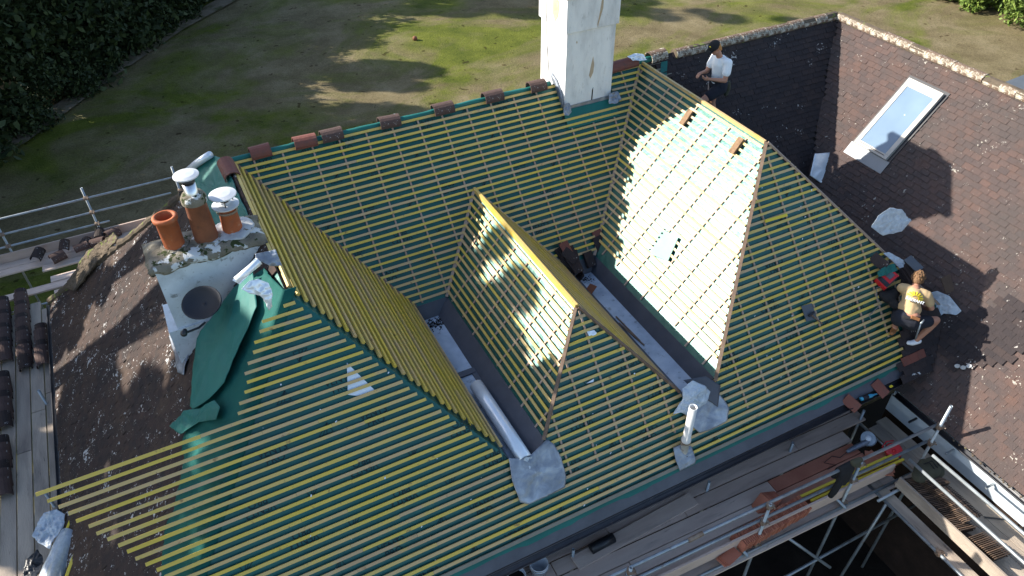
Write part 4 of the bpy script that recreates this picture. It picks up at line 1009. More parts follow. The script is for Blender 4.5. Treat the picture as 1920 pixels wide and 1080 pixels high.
# stack of dark tiles at the hip
gp = 'dark tiles stacked behind the red radio'
for i in range(12):
    p = on(1693,528,PF,.06).lerp(on(1693,500,PF,.16), i/11) + V3(rt_.uniform(-.01,.01),0,0)
    lay(TK, p, V3(-.1,-.55,.8), V3(1,.15,0), 'dark tile in the leaning stack between radio and roofer', gp)
lay(tile_mesh(slate_m), on(1692,497,PF,.22), V3(-.1,-.35,.95), V3(1,.15,0), 'grey slate coloured tile on top of the stack behind the radio', gp)
lay(TK, on(1637,492,PF,.12), V3(-.7,-.5,.6), V3(.3,-.3,1), 'dark tile standing on edge left of the radio', None)
lay(tile_mesh(clay_brown), on(1749,535,PF,.28), V3(-.2,-.75,.6), V3(1,.1,0), 'brown tile held upright in front of the crouching roofer', None)
single('membrane_offcut', MB().sheet([on(*p, PF, .14) for p in ((1628,512),(1644,500),(1660,496),(1667,508),(1650,516),(1632,521))], nF, .03, 9, seed=55, rings=6), flapgreen, 'dark green membrane offcut tucked behind the radio', 'offcut', smooth=True, sol=.003)
# radio
rc = on(1652,524,PF,.10); Mr = frame(V3(-.2,-.45,.9), V3(1,.25,.1))
rad = thing('radio', 'red and black site radio on the battens left of the tile stack', 'radio', tuple(on(1652,526,PF,.03)))
obj('body', MB().box(rc, (.28,.20,.13), Mr), black_p, rad, bev=.015)
obj('bumper', MB().box(rc+Mr @ V3(.03,.0,.060), (.20,.17,.03), Mr).box(rc+Mr @ V3(.14,0,.0), (.03,.19,.14), Mr).box(rc+Mr @ V3(-.14,0,.0), (.03,.21,.10), Mr), red_p, rad, bev=.01)
obj('screen', MB().box(rc+Mr @ V3(.04,.01,.078), (.12,.10,.012), Mr), slate_m, rad)
obj('speaker', MB().box(rc+Mr @ V3(-.10,0,.070), (.05,.14,.012), Mr), black_p, rad)
# tool bag
tb = on(1660,556,PF,.08)
mb = MB().ball(tb, (.15,.12,.10)).ball(tb+V3(.08,.0,.03), .09).ball(tb+V3(-.03,-.15,-.04), (.08,.10,.07)).ball(tb+V3(-.10,.06,.02), .07)
bag = thing('tool_bag', 'black tool bag slumped below the red radio', 'bag', tuple(on(1660,560,PF,.02)))
obj('bag_body', mb, cloth_bk, bag, remesh=.012)
obj('cable', MB().tube([rc+Mr @ V3(-.05,-.08,.02), on(1638,540,PF,.06), on(1638,560,PF,.07), on(1645,570,PF,.08), on(1632,585,PF,.05), on(1624,592,PF,.06), on(1630,602,PF,.05)], .006, 6), cable, bag)

# small things along the eaves by the corner
lay(ridge := tile_mesh(ridge_red), on(1592,756,PF,.05), V3(-.4,-.7,.6), V3(.9,.4,.3), 'red tile standing in the front gutter left of the blue bottle', None)
lay(ridge, on(1645,728,PF,.06), V3(-.2,-.6,.8), V3(1,.1,.4), 'broken brown red tile on the eaves right of the blue bottle', None)
A, B = on(1608,748,PF,.06), on(1638,738,PF,.06); bt = thing('bottle', 'blue bottle lying on the eaves tray near the corner', 'bottle', tuple(A))
obj('body', MB().tube([A, A.lerp(B,.65), A.lerp(B,.8), B], .03, 12, True, [.030,.030,.014,.014]), blue_p, bt, smooth=True)
obj('label_band', MB().tube([A.lerp(B,.1), A.lerp(B,.45)], .031, 12), navy, bt, smooth=True)
single('tape_scrap', MB().box(on(1664,724,PF,.07), (.05,.03,.02)), yell_p, 'small yellow scrap on the eaves right of the broken red tile', 'scrap')
gp = 'white snap caps on the dark tiles'
for px, py, pl, lb in ((1708,703,PF,'white blob of mortar on the tile edge left of the inner corner'),(1716,701,PF,'smaller white blob of mortar beside the left one at the corner'),(1797,688,PG,'left white mortar blob of three at the shadow edge'),(1808,691,PG,'middle white mortar blob of three at the shadow edge'),(1819,688,PG,'right white mortar blob of three at the shadow edge')):
    single('mortar_blob', MB().sheet([on(px+6*math.cos(a), py+4*math.sin(a), pl, .05) for a in np.linspace(0,6.28,9)[:-1]], nrm(pl), .012, 20, seed=px, rings=3, per=16), cement_w, lb, 'mortar', gp, smooth=True, sol=.012)

# ------------------------------------------------------------------ scaffolds
DZ = -4.25
def oy(x): return -6.82 + (1.2-x)*.035
class CP(list): pass
def coupler(l_, p): l_.append(MB().tube([Vector(p)-V3(0,0,.04), Vector(p)+V3(0,0,.04)], .038, 8).box(Vector(p)+V3(.03,-.035,.0), (.07,.05,.05)).tube([Vector(p)+V3(.04,-.09,.01), Vector(p)+V3(.04,.05,.01)], .011, 6).tube([Vector(p)+V3(-.045,-.03,0), Vector(p)+V3(.05,-.03,0)], .036, 8))
def couplers(l_, par):
    for m_ in l_: obj('coupler', m_, rusty, par)
def tube_(sc_, name, a, b, r=.0242, mt=None): return obj(name, MB().tube([a, b], r, 12, False), mt or galv, sc_, smooth=True, sol=.004)
fs_ = thing('scaffold', 'front scaffold with board walkway and double guard rail below the eaves', 'scaffold', (-2.5,-6.3,GZ))
for z, a, b in ((-3.40,-9.5,1.22),(-3.79,-9.5,1.16)):
    tube_(fs_, 'guard_rail', V3(a, oy(a)+ (.05 if z < -3.5 else .05), z), V3(b, oy(b)+.05, z))
cp = CP()
for px_, zt_ in ((1.19,-2.92),(-.40,-3.33),(-2.05,-3.34),(-4.3,-3.3)):
    y = oy(px_); tube_(fs_, 'standard', V3(px_, y, GZ), V3(px_, y, zt_))
    for z in (-3.40,-3.79,-4.35): coupler(cp, V3(px_, y+.02, z))
obj('sleeve_coupler', MB().tube([V3(-3.37,oy(-3.25)+.05,-3.40), V3(-3.13,oy(-3.25)+.05,-3.40)], .034, 10), rusty, fs_)
couplers(cp, fs_)
for x in (-8.5,-7,-5.5,-4.1,-2.3,-.45,1.0):
    tube_(fs_, 'transom', V3(x, -5.3, DZ-.085), V3(x, oy(x)-.12, DZ-.085))
for px, py in ((1330,903),(1487,830),(1620,770),(1075,1030),(1178,1064)):
    p = at(px, py, DZ+.22); tube_(fs_, 'standard', V3(p.x, p.y, GZ), p)
tube_(fs_, 'ledger', V3(-9.5, oy(-9.5)-.055, DZ-.13), V3(1.3, oy(1.3)-.055, DZ-.13))
tube_(fs_, 'ledger', V3(-3.2,-6.9,-5.6), V3(2.2,-6.95,-5.5)); 
tube_(fs_, 'brace', V3(-1.6,-6.4,-4.5), V3(-.75,-7.2,-5.3)); 
def toe(sc_, a, b, mt=board, h=.225, th=.036, up=(0,0,1)):
    a, b = Vector(a), Vector(b); t = (b-a).normalized(); sd = V3(0,0,1).cross(t)
    return obj('toe_board', MB().beam(a, b, th, h, (0,0,1)), mt, sc_, bev=.004)
toe(fs_, V3(-6.6,oy(-6.6)+.045,DZ-.01), V3(.60,oy(.6)+.045,DZ-.01))
toe(fs_, V3(-10,oy(-9.6)+.045,DZ-.02), V3(-6.62,oy(-6.6)+.045,DZ-.02))
obj('scaffold_board', MB().beam(V3(-6.0,oy(-6)+.0,DZ-.21), V3(.7,oy(.7)+.0,DZ-.21), .225, .036), board, fs_)
rows = [(-5.45,(-9,-2.0,1.0)),(-5.69,(-9,-3.9,-.35,1.1)),(-5.93,(-9,-4.9,-2.7,.55)),(-6.17,(-9,-5.4,-1.22,.5)),(-6.40,(-9,-3.9,-1.52,.5)),(-6.63,(-9,-5,-1.3,.5))]
for ri, (y, xs) in enumerate(rows):
    for i in range(len(xs)-1):
        a, b = xs[i], xs[i+1]-.012; red = (ri >= 3 and a > -1.7)
        o_ = .035*(-y-6)*0 + (1.2-(a+b)/2)*.03*1
        obj('scaffold_board', MB().beam(V3(a, y+(1.2-a)*.03, DZ-.036 + rb.uniform(-.004,.004)), V3(b, y+(1.2-b)*.03, DZ-.036+rb.uniform(-.004,.004)), .214, .038), board_red if red else board, fs_, bev=.003)
# loose top board laid across
obj('scaffold_board', MB().beam(at(1078,1058,DZ+.01), at(1300,936,DZ+.01), .225, .038), board, fs_, bev=.003)
# right scaffold
DR = DZ-.02
rs_ = thing('scaffold', 'right hand scaffold walkway running beside the white fascia', 'scaffold', (1,-8.5,GZ))
for x in (1.33,1.10,.87,.645):
    ys = {1.33:(-5.9,-9.8,-12),1.10:(-5.95,-8.9,-12),.87:(-6.9,-10.1,-12),.645:(-6.9,-10.1,-12)}[x]
    for i in range(len(ys)-1): obj('scaffold_board', MB().beam(V3(x,ys[i],DR-.036+rb.uniform(-.003,.003)), V3(x,ys[i+1]+.012,DR-.036), .222, .038), board_y, rs_, bev=.003)
toe(rs_, V3(.50,-6.95,DR-.01), V3(.47,-12,DR-.01), board_y)
obj('scaffold_board', MB().beam(V3(.36,-6.7,DR-.18), V3(.33,-12,DR-.18), .20, .036), board_y, rs_, bev=.003)
tube_(rs_, 'guard_rail', V3(.62,-7.15,-3.36), V3(.60,-12,-3.30)); tube_(rs_, 'guard_rail', V3(.60,-6.9,-3.74), V3(.58,-12,-3.74))
tube_(rs_, 'ledger', V3(.24,-6.6,DR-.14), V3(.20,-12,DR-.14))
cp = CP(); coupler(cp, V3(.24,-8.0,DR-.14)); coupler(cp, V3(.22,-9.0,DR-.14)); couplers(cp, rs_)
for y in (-7.0,-9.05): tube_(rs_, 'transom', V3(.1,y,DR-.085), V3(1.5,y,DR-.085))
for y, zt_ in ((-6.95,-4.45),(-11.3,-3.1)): tube_(rs_, 'standard', V3(.22,y,GZ), V3(.55 if y > -7 else .3,y,zt_))
single('sole_board', MB().beam(at(1632,968,GZ+.18), at(1652,1030,GZ+.18), .22, .04), board, 'short board on the dark ground under the front scaffold', 'board')
single('timber_strip', MB().beam(V3(.62,-8.55,DR+.01), V3(.66,-9.4,DR+.01), .03, .02), yellow_t, 'yellow strip of timber on the right scaffold beyond the tile stacks', 'timber')
single('iron_bar', MB().beam(at(1845,970,DR+.01), at(1893,975,DR+.01), .022, .01), gutter_m, 'dark iron bar lying on the right scaffold boards', 'bar')
# left scaffold along the old slope
LZ = -4.62
ls_ = thing('scaffold', 'left scaffold walkway of grey boards beside the old tiled slope', 'scaffold', (-11.6,1,GZ))
for i, x in enumerate((-11.24,-11.48,-11.72,-11.96,-12.2)):
    ys = ((4.3,1.7,-2.2,-6),(4.6,1.3,-2.0,-6),(4.5,.4,-6),(4.4,1.2,-2.6,-6),(4.4,0,-6))[i]
    for k in range(len(ys)-1): obj('scaffold_board', MB().beam(V3(x,ys[k],LZ-.036+rb.uniform(-.003,.003)), V3(x,ys[k+1]+.015,LZ-.036), .222, .038), board_y, ls_, bev=.003)
for p, q in (((100,770),(72,732)),((110,945),(85,925))):
    a = at(*q, LZ+.35); tube_(ls_, 'standard', V3(a.x,a.y,GZ), a)
a = at(112,600,LZ+.3); tube_(ls_, 'standard', V3(a.x-.0,a.y,GZ), a)
obj('gutter', MB().add([(-11.06+p, y, -4.17+q) for y in (3.8,-6.2) for p, q in prof], [(i, i+1, i+10, i+9) for i in range(8)]), gutter_m, house, smooth=True, sol=.006)
obj('fascia', MB().box((-11.0,-1.2,-4.32),(.03,10,.2)), black_p, house)
# back scaffold
bs_ = thing('scaffold', 'rear left scaffold with three rails in front of the lawn', 'scaffold', (-10.5,6,GZ))
for y, x0, x1 in ((6.28,-14,-8.6),(6.04,-14,-8.2),(5.80,-11.3,-8.0),(5.30,-11.15,-9.2),(5.05,-14,-9.1),(4.75,-11.1,-9.4)):
    obj('scaffold_board', MB().beam(V3(x0,y,LZ-.036), V3(x1,y,LZ-.036), .222, .038), board, bs_, bev=.003)
toe(bs_, V3(-14,6.42,LZ-.01), V3(-7.6,6.42,LZ-.01))
for z, x1 in ((-3.60,-7.7),(-3.98,-8.3),(-4.30,-9.75)): tube_(bs_, 'guard_rail', V3(-14.5,6.52,z), V3(x1,6.52,z))
cp = CP()
for x in (-11.85,-10.02,-8.1):
    tube_(bs_, 'standard', V3(x,6.57,GZ), V3(x,6.57,-3.35))
    for z in (-3.60,-3.98,-4.30): coupler(cp, V3(x,6.54,z))
couplers(cp, bs_)
tube_(bs_, 'ledger', V3(-14,4.62,LZ-.1), V3(-9,4.62,LZ-.1)); tube_(bs_, 'ledger', V3(-14,6.56,LZ-.13), V3(-7.6,6.56,LZ-.13))
# post end poking over the main ridge
p = on(740,214,(0,0,-3.0)); 
p3 = V3(p.x, p.y, -3.0)
q = ray(740,214); t = (3.9-CAM.y)/q.y; P3 = CAM+q*t
single('scaffold_tube', MB().tube([V3(P3.x,P3.y,GZ), P3], .026, 10), galv, 'upright tube end just showing above the middle of the main ridge', 'scaffold tube', smooth=True)

# ------------------------------------------------------------------ things on the scaffolds
# leaning rows of orange clay tiles
gp = 'orange clay tiles in rows on the front scaffold'
A, B = at(1383,1016,DZ+.10), at(1505,948,DZ+.10); d = (B-A).normalized(); d.z = 0
for k in range(40):
    p = A.lerp(B, k/39) + V3(0, rt_.uniform(-.008,.008), rt_.uniform(-.004,.004))
    lay(TN, p, (d*-1+V3(0,0,.35)).normalized(), d*.35+V3(rt_.uniform(-.03,.03),0,1), 'orange clay tile in the long leaning row under the guard rail', gp)
A, B = at(1440,985,DZ+.13), at(1530,935,DZ+.13)
for k in range(0):
    pass
for k in range(14):
    p = at(1424+k*2.0, 943-k*.2, DZ+.10); lay(TN, p, V3(-.75,.1,.6+.05*rt_.random()), V3(.2,-1,0), 'orange clay tile in the slumped batch at the head of the row', 'slumped orange tiles')
for k in range(4): lay(TN, at(1362+k*3,1045-k,DZ+.02+.014*k), V3(-.05,0,1), V3(.2,-1,0), 'flat orange tile in the low pile at the left end of the row', 'low pile of flat orange tiles')
# broken orange tiles by the reel
gp = 'loose orange tiles by the red reel'
for k in range(12):
    p = at(1625+rt_.uniform(0,55), 868+rt_.uniform(-14,12), DZ+.02+.012*(k % 4)); lay(TN, p, V3(rt_.uniform(-.2,.2),rt_.uniform(-.2,.2),1), V3(1,rt_.uniform(-1,.2),0), 'loose orange tile scattered between grinder and red reel', gp)
# stacks on the right scaffold
gp = 'brown tiles stacked on the right scaffold'
for k in range(34):
    p = V3(.66+.10*math.sin(k*.4)*.2, -7.02-k*.030, DR+.13); lay(TB, p, V3(.25,1,.18), V3(rt_.uniform(-.04,.04),-.18,1), 'brown tile on edge in the long stack of the right scaffold', gp)
for k in range(30):
    p = V3(.80, -7.20-k*.026, DR+.25+.01*rt_.random()); lay(TB, p, V3(.1,1,.35), V3(rt_.uniform(-.08,.08),-.35,1), 'brown tile in the upper row of the right scaffold stack', gp+' upper row')
for k in range(14):
    p = V3(.88+rt_.uniform(-.01,.01), -7.03-k*.025, DR+.14+.008*k); lay(TB, p, V3(.3,1,.3), V3(1,-.1,0), 'dark tile in the curved batch beside the black bag', 'curved batch of dark tiles')
for k in range(15):
    p = V3(.70+.004*k, -8.13-k*.028, DR+.12); lay(TB, p, V3(.15,1,.2), V3(rt_.uniform(-.05,.05),-.2,1), 'brown tile in the short separate stack farther along the right scaffold', 'short separate stack of brown tiles')
for k in range(3): lay(TB, V3(.62,-7.98-.03*k,DR+.03+.02*k), V3(0,.1,1), V3(1,.3,0), 'brown tile lying flat against the short separate stack', 'flat brown tiles')
# buckets
def bucket(p, label, mt=white_p, group='buckets under the front eaves'):
    t = thing('bucket', label, 'bucket', tuple(p), group)
    obj('shell', MB().lathe([(0,.0),(.10,0),(.125,.24),(.132,.24),(.132,.255),(.122,.255),(.098,.012),(0,.012)], p), mt, t, smooth=True)
    obj('rim', MB().lathe([(.127,.20),(.135,.20),(.135,.212),(.127,.212)], p), mt, t, smooth=True)
    obj('handle', MB().tube([Vector(p)+V3(.13*math.cos(a), -.05-.09*math.sin(a), .23-.03*math.sin(a)) for a in np.linspace(0, math.pi, 9)], .004, 6), galv, t)
    return t
def bk_(px, py):
    p = at(px, py, DZ+.27); return V3(p.x, p.y-.10, DZ+.005)
bucket(bk_(1004,1044), 'white bucket standing farther right of the two below the gutter')
bucket(bk_(962,1066), 'white bucket with dark contents left of the other white one')
bucket(bk_(922,1084), 'red topped bucket at the bottom edge of the picture', red_p)
t = bk_(962,1066); single('bucket_fill', MB().lathe([(0,.18),(.115,.18)], t), soil, 'dark rubbish filling the left white bucket', 'rubbish')
# black roll
A, B = at(1108,1030,DZ+.10), at(1150,1008,DZ+.10)
mb = MB(); mb.tube([A, A.lerp(B,.5), B], .075, 20); mb.sm = False
single('felt_roll', mb, black_p, 'short black roll on the boards of the front scaffold', 'roll', smooth=True)
# yellow battens in a bundle
ybt = thing('batten_bundle', 'bundle of bright yellow battens along the toe board', 'battens', (-.2,-6.6,DZ))
for i in range(5):
    z = DZ+.10+.026*(i//3); o_ = V3(0,.042*(i % 3),0); obj('batten', MB().beam(at(1520-6*i,940,z)+o_, at(1694-7*i,862,z)+o_, .038, .025), yellow_t, ybt)
# grinder
gpnt = at(1598,835,DZ+.05); gr = thing('angle_grinder', 'angle grinder with round blade on the red dusted boards', 'angle grinder', tuple(gpnt-V3(0,0,.05)))
Mg = frame(V3(-.35,-.35,.85), V3(1,.5,0)); q0 = at(1628,822,DZ+.16)
obj('blade', MB().lathe([(.03,.0),(.115,.0),(.115,.004),(.03,.006)], q0, Mg, 28), galv, gr, smooth=False)
obj('hub', MB().lathe([(0,.02),(.045,.02),(.05,.0),(.05,-.02)], q0, Mg, 18), white_p, gr, smooth=True)
obj('guard', MB().lathe([(.05,-.02),(.125,-.02),(.13,.012)], q0, Mg, 20, 2.2, 5.4), galv, gr, smooth=True, sol=.003)
obj('body', MB().limb([q0-V3(.02,.02,.05), at(1605,838,DZ+.10), at(1590,846,DZ+.08)], [.05,.045,.035]), lead, gr, remesh=.012)
obj('cable', MB().tube([at(1590,846,DZ+.07), at(1575,858,DZ+.02), at(1560,855,DZ+.02), at(1545,868,DZ+.02), at(1568,872,DZ+.02), at(1552,880,DZ+.02)], .006, 6), black_p, gr)
# red reel
q0 = at(1675,845,DZ+.12); Mr = frame(V3(-.5,-.4,.75), V3(1,0,.3))
rl = thing('cable_reel', 'red cable reel on the scaffold beside the grinder', 'cable reel', tuple(q0-V3(0,0,.12)))
for s in (-.05,.05): obj('flange', MB().lathe([(.03,s),(.12,s),(.125,s+.008),(.12,s+.014),(.03,s+.014)], q0, Mr, 26), red_p, rl, smooth=True)
obj('drum', MB().lathe([(.075,-.045),(.08,0),(.075,.045)], q0, Mr, 20), black_p, rl, smooth=True)
obj('hub', MB().lathe([(0,.075),(.03,.07),(.032,.05)], q0, Mr, 16), red_p, rl, smooth=True)
obj('handle', MB().tube([q0+Mr @ V3(-.12,-.03,0), q0+Mr @ V3(-.1,.14,.02), q0+Mr @ V3(.0,.17,.02), q0+Mr @ V3(.1,.12,.0)], .011, 8), red_p, rl, smooth=True)
# clothing and bag on the rails
c = V3(-.72,oy(-.72)+.05,-3.40)
mb = MB()
for i in range(7):
    x = c.x-.02+.035*i; mb.limb([V3(x,c.y+.05,c.z-.22-.02*(i % 2)), V3(x+.01,c.y+.03,c.z-.03), V3(x+.015,c.y,c.z+.035), V3(x+.01,c.y-.045,c.z-.05), V3(x-.02,c.y-.06,c.z-.30-.03*(i % 3))], [.035,.04,.04,.04,.035], 8)
mb.limb([V3(c.x-.0,c.y-.06,c.z-.25), V3(c.x-.05,c.y-.07,c.z-.42), V3(c.x-.07,c.y-.06,c.z-.52)], [.055,.05,.045])
single('jacket', mb, cloth_bk, 'black jacket draped over the front guard rails', 'jacket', remesh=.016)
obj_g = MB().limb([V3(-.52,oy(-.5)+.03,-3.33), V3(-.42,oy(-.4)+.02,-3.31)], [.055,.045]).ball(V3(-.47,oy(-.5),-3.37),(.07,.05,.04))
single('glove', obj_g, olive, 'worn tan glove stuffed on the rail joint beside the jacket', 'glove', remesh=.012)
c = at(1738,882,DZ+.30)
mb = MB().ball(c, (.23,.17,.12)).ball(c+V3(.1,.04,.06), (.12,.10,.10)).ball(c+V3(-.16,-.02,-.01), (.14,.12,.08)).ball(c+V3(.14,-.06,-.05),(.15,.12,.10)).ball(c+V3(.02,.1,.05),.07)
tb2 = thing('tool_bag', 'olive and black tool bag sagging at the foot of the corner post', 'bag', tuple(c-V3(0,0,.2)))
obj('bag_body', mb, olive, tb2, remesh=.014)
mb = MB()
for k in range(4): mb.tube([c+V3(-.05+.06*k,.08,.08), c+V3(0+.06*k,.03,.17), c+V3(.03+.06*k,-.08,.10)], .014, 8)
mb.ball(c+V3(.1,-.05,-.09),(.17,.12,.08)); obj('strap', mb, cloth_bk, tb2, remesh=.012)
# plastic wrapped batten bundle at bottom left
lb_ = thing('batten_pack', 'pack of yellow batten offcuts in torn white plastic at bottom left', 'batten pack', tuple(at(110,1040,LZ+.02)))
A, B = at(150,965,LZ+.62), at(85,1110,LZ+.35)
mb = MB(); mb.sm = True; pts = [A.lerp(B, f) for f in np.linspace(.25,1,8)]
mb.tube(pts, .15, 20, True, [.15,.16,.165,.16,.165,.165,.16,.16]); 
for v in mb.v: v += V3(1,1,1)*.025*noise.noise(v*6)
obj('wrapper', mb, plastic, lb_)
for i in range(9):
    o_ = V3(rt_.uniform(-.09,.09), rt_.uniform(-.05,.05), rt_.uniform(-.07,.09)); e_ = rt_.uniform(-.25,.02)
    obj('batten', MB().beam(A.lerp(B,.9)+o_, A.lerp(B, e_)+o_*1.5, .038, .025, V3(rt_.random(),.4,1)), (yellow_t, yellow_t, hipboard)[i % 3], lb_)
for i in range(7):
    a = at(128+rt_.uniform(-6,6), 1085, LZ+.5)+V3(rt_.uniform(-.05,.05),0,rt_.uniform(-.05,.05)); obj('batten', MB().beam(a, at(143+rt_.uniform(-8,6), 1020+rt_.uniform(0,20), LZ+.65), .034, .022, V3(.3,.4,1)), (yellow_t, batten_x)[i % 2], lb_)
mb = MB().sheet([at(*p, LZ+.45+l) for *p, l in ((72,985,0),(85,962,.1),(110,955,.16),(126,965,.12),(122,990,.1),(105,1010,.06),(98,1030,0),(76,1018,0),(64,1005,0))], V3(-.2,-.5,.9), .05, 8, seed=71, rings=10)
single('plastic_sheet', mb, plastic, 'crumpled clear sheet above the batten pack at bottom left', 'plastic sheet', smooth=True, sol=.002)
mb = MB().sheet([at(*p, LZ+.25) for p in ((52,1052),(75,1030),(85,1045),(72,1090),(45,1090))], V3(-.2,-.5,.9), .05, 7, seed=72, rings=7)
single('plastic_bag', mb, black_p, 'dark bag beside the wrapped batten pack at bottom left', 'bag', smooth=True, sol=.003)
# rows of nested ridge tiles on the left scaffold
RT = ridge_mesh(.30,.13,.018); RT.materials.append(ridge_grey); RT2 = ridge_mesh(.30,.115,.018); RT2.materials.append(tile_dark)
def ridge_row(px0, px1, n_, label, group, lift=.14, zz=LZ):
    a, b = at(*px0, zz+lift), at(*px1, zz+lift); d = (b-a).normalized(); d.z = 0
    for k in range(n_):
        p = a.lerp(b, k/(n_-1)); o = put(RT if k % 3 else RT2, 'ridge_tile', p, V3(d.x,d.y,-.35), (rt_.uniform(-.12,.12), 0, 1)); tag(o, label, 'ridge tile', group)
ridge_row((38,545),(44,668), 16, 'dark ridge tile nested in the long row on the left scaffold', 'long nested row of ridge tiles')
ridge_row((4,560),(6,655), 12, 'dark ridge tile nested in the outer row at the left picture edge', 'outer nested row of ridge tiles')
ridge_row((76,610),(78,662), 6, 'ridge tile nested in the short row nearest the old slope', 'short nested row of ridge tiles')
ridge_row((4,700),(6,775), 7, 'dark ridge tile in the near stack at the left picture edge', 'near stack of ridge tiles')
ridge_row((2,820),(3,900), 6, 'dark ridge tile in the last stack below the near one at the left edge', 'last stack of ridge tiles')
for i, (px, py, h_, dx, dy) in enumerate(((66,487,.14,.5,1),(96,488,.14,1,.4),(120,472,.18,.2,1),(140,470,.15,1,.2),(156,462,.14,.3,1),(172,458,.14,1,-.3),(186,448,.13,.2,1),(200,444,.12,1,.6))):
    o = put(RT if i % 2 else RT2, 'ridge_tile', at(px, py, LZ+h_), (dx, dy, rt_.uniform(-.3,.3)), (rt_.uniform(-.4,.4), rt_.uniform(-.4,.4), 1))
    tag(o, 'dark ridge tile in the jumble on the rear left scaffold', 'ridge tile', 'jumbled ridge tiles on the rear scaffold')

# ------------------------------------------------------------------ people
def lerp(a, b, t): return Vector(a).lerp(Vector(b), t)
def hand(mb_, w, d, n, s=1.0, curl=.5):
    "palm and five fingers from wrist w, pointing along d, palm facing n"
    d = Vector(d).normalized(); n = Vector(n); n = (n - d*n.dot(d)).normalized(); sd = d.cross(n); w = Vector(w)
    mb_.limb([w, w+d*.045*s, w+d*.08*s], [.026*s,.03*s,.028*s], 8); mb_.ball(w+d*.06*s+sd*.015*s, .024*s); mb_.ball(w+d*.06*s-sd*.015*s, .024*s)
    for k, (o_, l_) in enumerate(((-.033,.062),(-.011,.075),(.011,.07),(.032,.055))):
        p = w + d*.085*s + sd*o_*s; q = p + (d*math.cos(curl)+n*math.sin(curl))*l_*.55*s; r_ = q + (d*math.cos(curl*2)+n*math.sin(curl*2))*l_*.5*s
        mb_.limb([p, q, r_], [.0095*s,.009*s,.0075*s], 6)
    p = w + d*.03*s - sd*.028*s; mb_.limb([p, p+(d*.5-sd*.7+n*.3)*.04*s, p+(d*.9-sd*.5+n*.6)*.065*s], [.012*s,.011*s,.009*s], 6)
def head(mb_, c, f, u, s=1.0):
    "skull with nose, brow, chin and ears; f faces forward, u up"
    f = Vector(f).normalized(); u = Vector(u); u = (u - f*u.dot(f)).normalized(); sd = f.cross(u); c = Vector(c); M_ = Matrix((f, sd, u)).transposed()
    mb_.ball(c+u*.02*s, (.098*s,.076*s,.10*s), M_); mb_.ball(c+f*.03*s-u*.055*s, (.06*s,.052*s,.065*s), M_); mb_.ball(c+f*.055*s-u*.10*s, .026*s)
    mb_.limb([c+f*.088*s+u*.015*s, c+f*.112*s-u*.022*s], [.010*s,.015*s], 8); mb_.ball(c+f*.085*s-u*.058*s, (.014*s,.024*s,.010*s), M_)
    for s_ in (-1, 1):
        mb_.ball(c+sd*.078*s*s_-f*.005*s-u*.005*s, (.018*s,.008*s,.03*s), M_); mb_.ball(c+sd*.032*s*s_+f*.082*s+u*.03*s, (.012*s,.02*s,.007*s), M_)
    return M_
# standing young roofer by the main ridge
pelv = V3(1.02,-.95,-.24); neck = V3(.95,-.97,.30); hd = V3(.80,-.96,.475)
pA = thing('person', 'standing roofer in white t-shirt, black cap and dark shorts looking at their hands', 'person', (1.15,-.95,-1.04))
body = MB()
M_ = head(body, hd, V3(-.80,-.10,-.52), V3(-.45,0,.9), .95)
body.limb([neck-V3(0,0,.04), lerp(neck, hd, .55)], [.055,.052])
body.limb([pelv, lerp(pelv, neck, .35), lerp(pelv, neck, .75), neck-V3(0,0,.06)], [.115,.11,.12,.08])
for y in (-.08,.08): body.limb([pelv+V3(0,y,0)], [.105])
shN, shF = neck+V3(.04,-.17,-.06), neck+V3(.02,.16,-.06); elN, elF = V3(.93,-1.20,-.05), V3(.86,-.78,-.03); wrN, wrF = V3(.66,-1.10,.0), V3(.62,-.92,.05)
body.limb([shN, lerp(shN, elN, .5), elN, lerp(elN, wrN, .3), wrN], [.055,.047,.040,.038,.025]); body.limb([shF, elF, lerp(elF, wrF, .3), wrF], [.055,.04,.036,.025])
hand(body, wrN, V3(-1,.35,.15), V3(0,.6,.8), 1.0, .6); hand(body, wrF, V3(-1,-.35,-.05), V3(0,-.4,-.9), 1.0, .5)
hipN, hipF = pelv+V3(0,-.09,-.03), pelv+V3(0,.09,-.03)
knN, fN = V3(.62,-1.02,-.46), V3(.84,-1.0,-.90); knF, fF = V3(1.04,-.86,-.62), V3(1.13,-.90,-.98)
body.limb([hipN, lerp(hipN, knN, .5), knN, lerp(knN, fN, .3), lerp(knN, fN, .9)], [.09,.078,.056,.055,.035])
body.limb([hipF, lerp(hipF, knF, .5), knF, lerp(knF, fF, .35), lerp(knF, fF, .9)], [.09,.08,.056,.056,.036])
obj('body', body, skin, pA, remesh=.009)
sh = MB().limb([pelv+V3(0,0,.06), lerp(pelv, neck, .4), lerp(pelv, neck, .78)], [.132,.128,.138]).limb([shN+V3(-.02,.04,0), shF-V3(.0,.04,0)], [.075,.075])
sh.limb([shN, lerp(shN, elN, .55)], [.072,.075]).limb([shF, lerp(shF, elF, .55)], [.07,.07]).ball(neck-V3(0,0,.05), (.085,.10,.05))
sh.ball(pelv+V3(.02,0,.08), (.13,.16,.08))
obj('t_shirt', sh, shirt_w, pA, remesh=.012)
so_ = MB().limb([pelv+V3(0,-.06,.02), pelv+V3(0,.06,.02)], [.135,.135]).limb([hipN, lerp(hipN, knN, .55)], [.115,.098]).limb([hipF, lerp(hipF, knF, .5)], [.115,.10])
obj('shorts', so_, navy, pA, remesh=.012)
obj('tool_belt', MB().lathe([(.150,-.02),(.155,0),(.150,.025)], pelv+V3(0,0,.10), Matrix.Diagonal(V3(.95,1.05,1)), 24), cloth_bk, pA, sol=.006)
obj('tool_pouch', MB().limb([pelv+V3(.15,-.08,.02), pelv+V3(.17,-.07,-.10), pelv+V3(.15,-.08,-.18)], [.05,.06,.045]), olive, pA, remesh=.012)
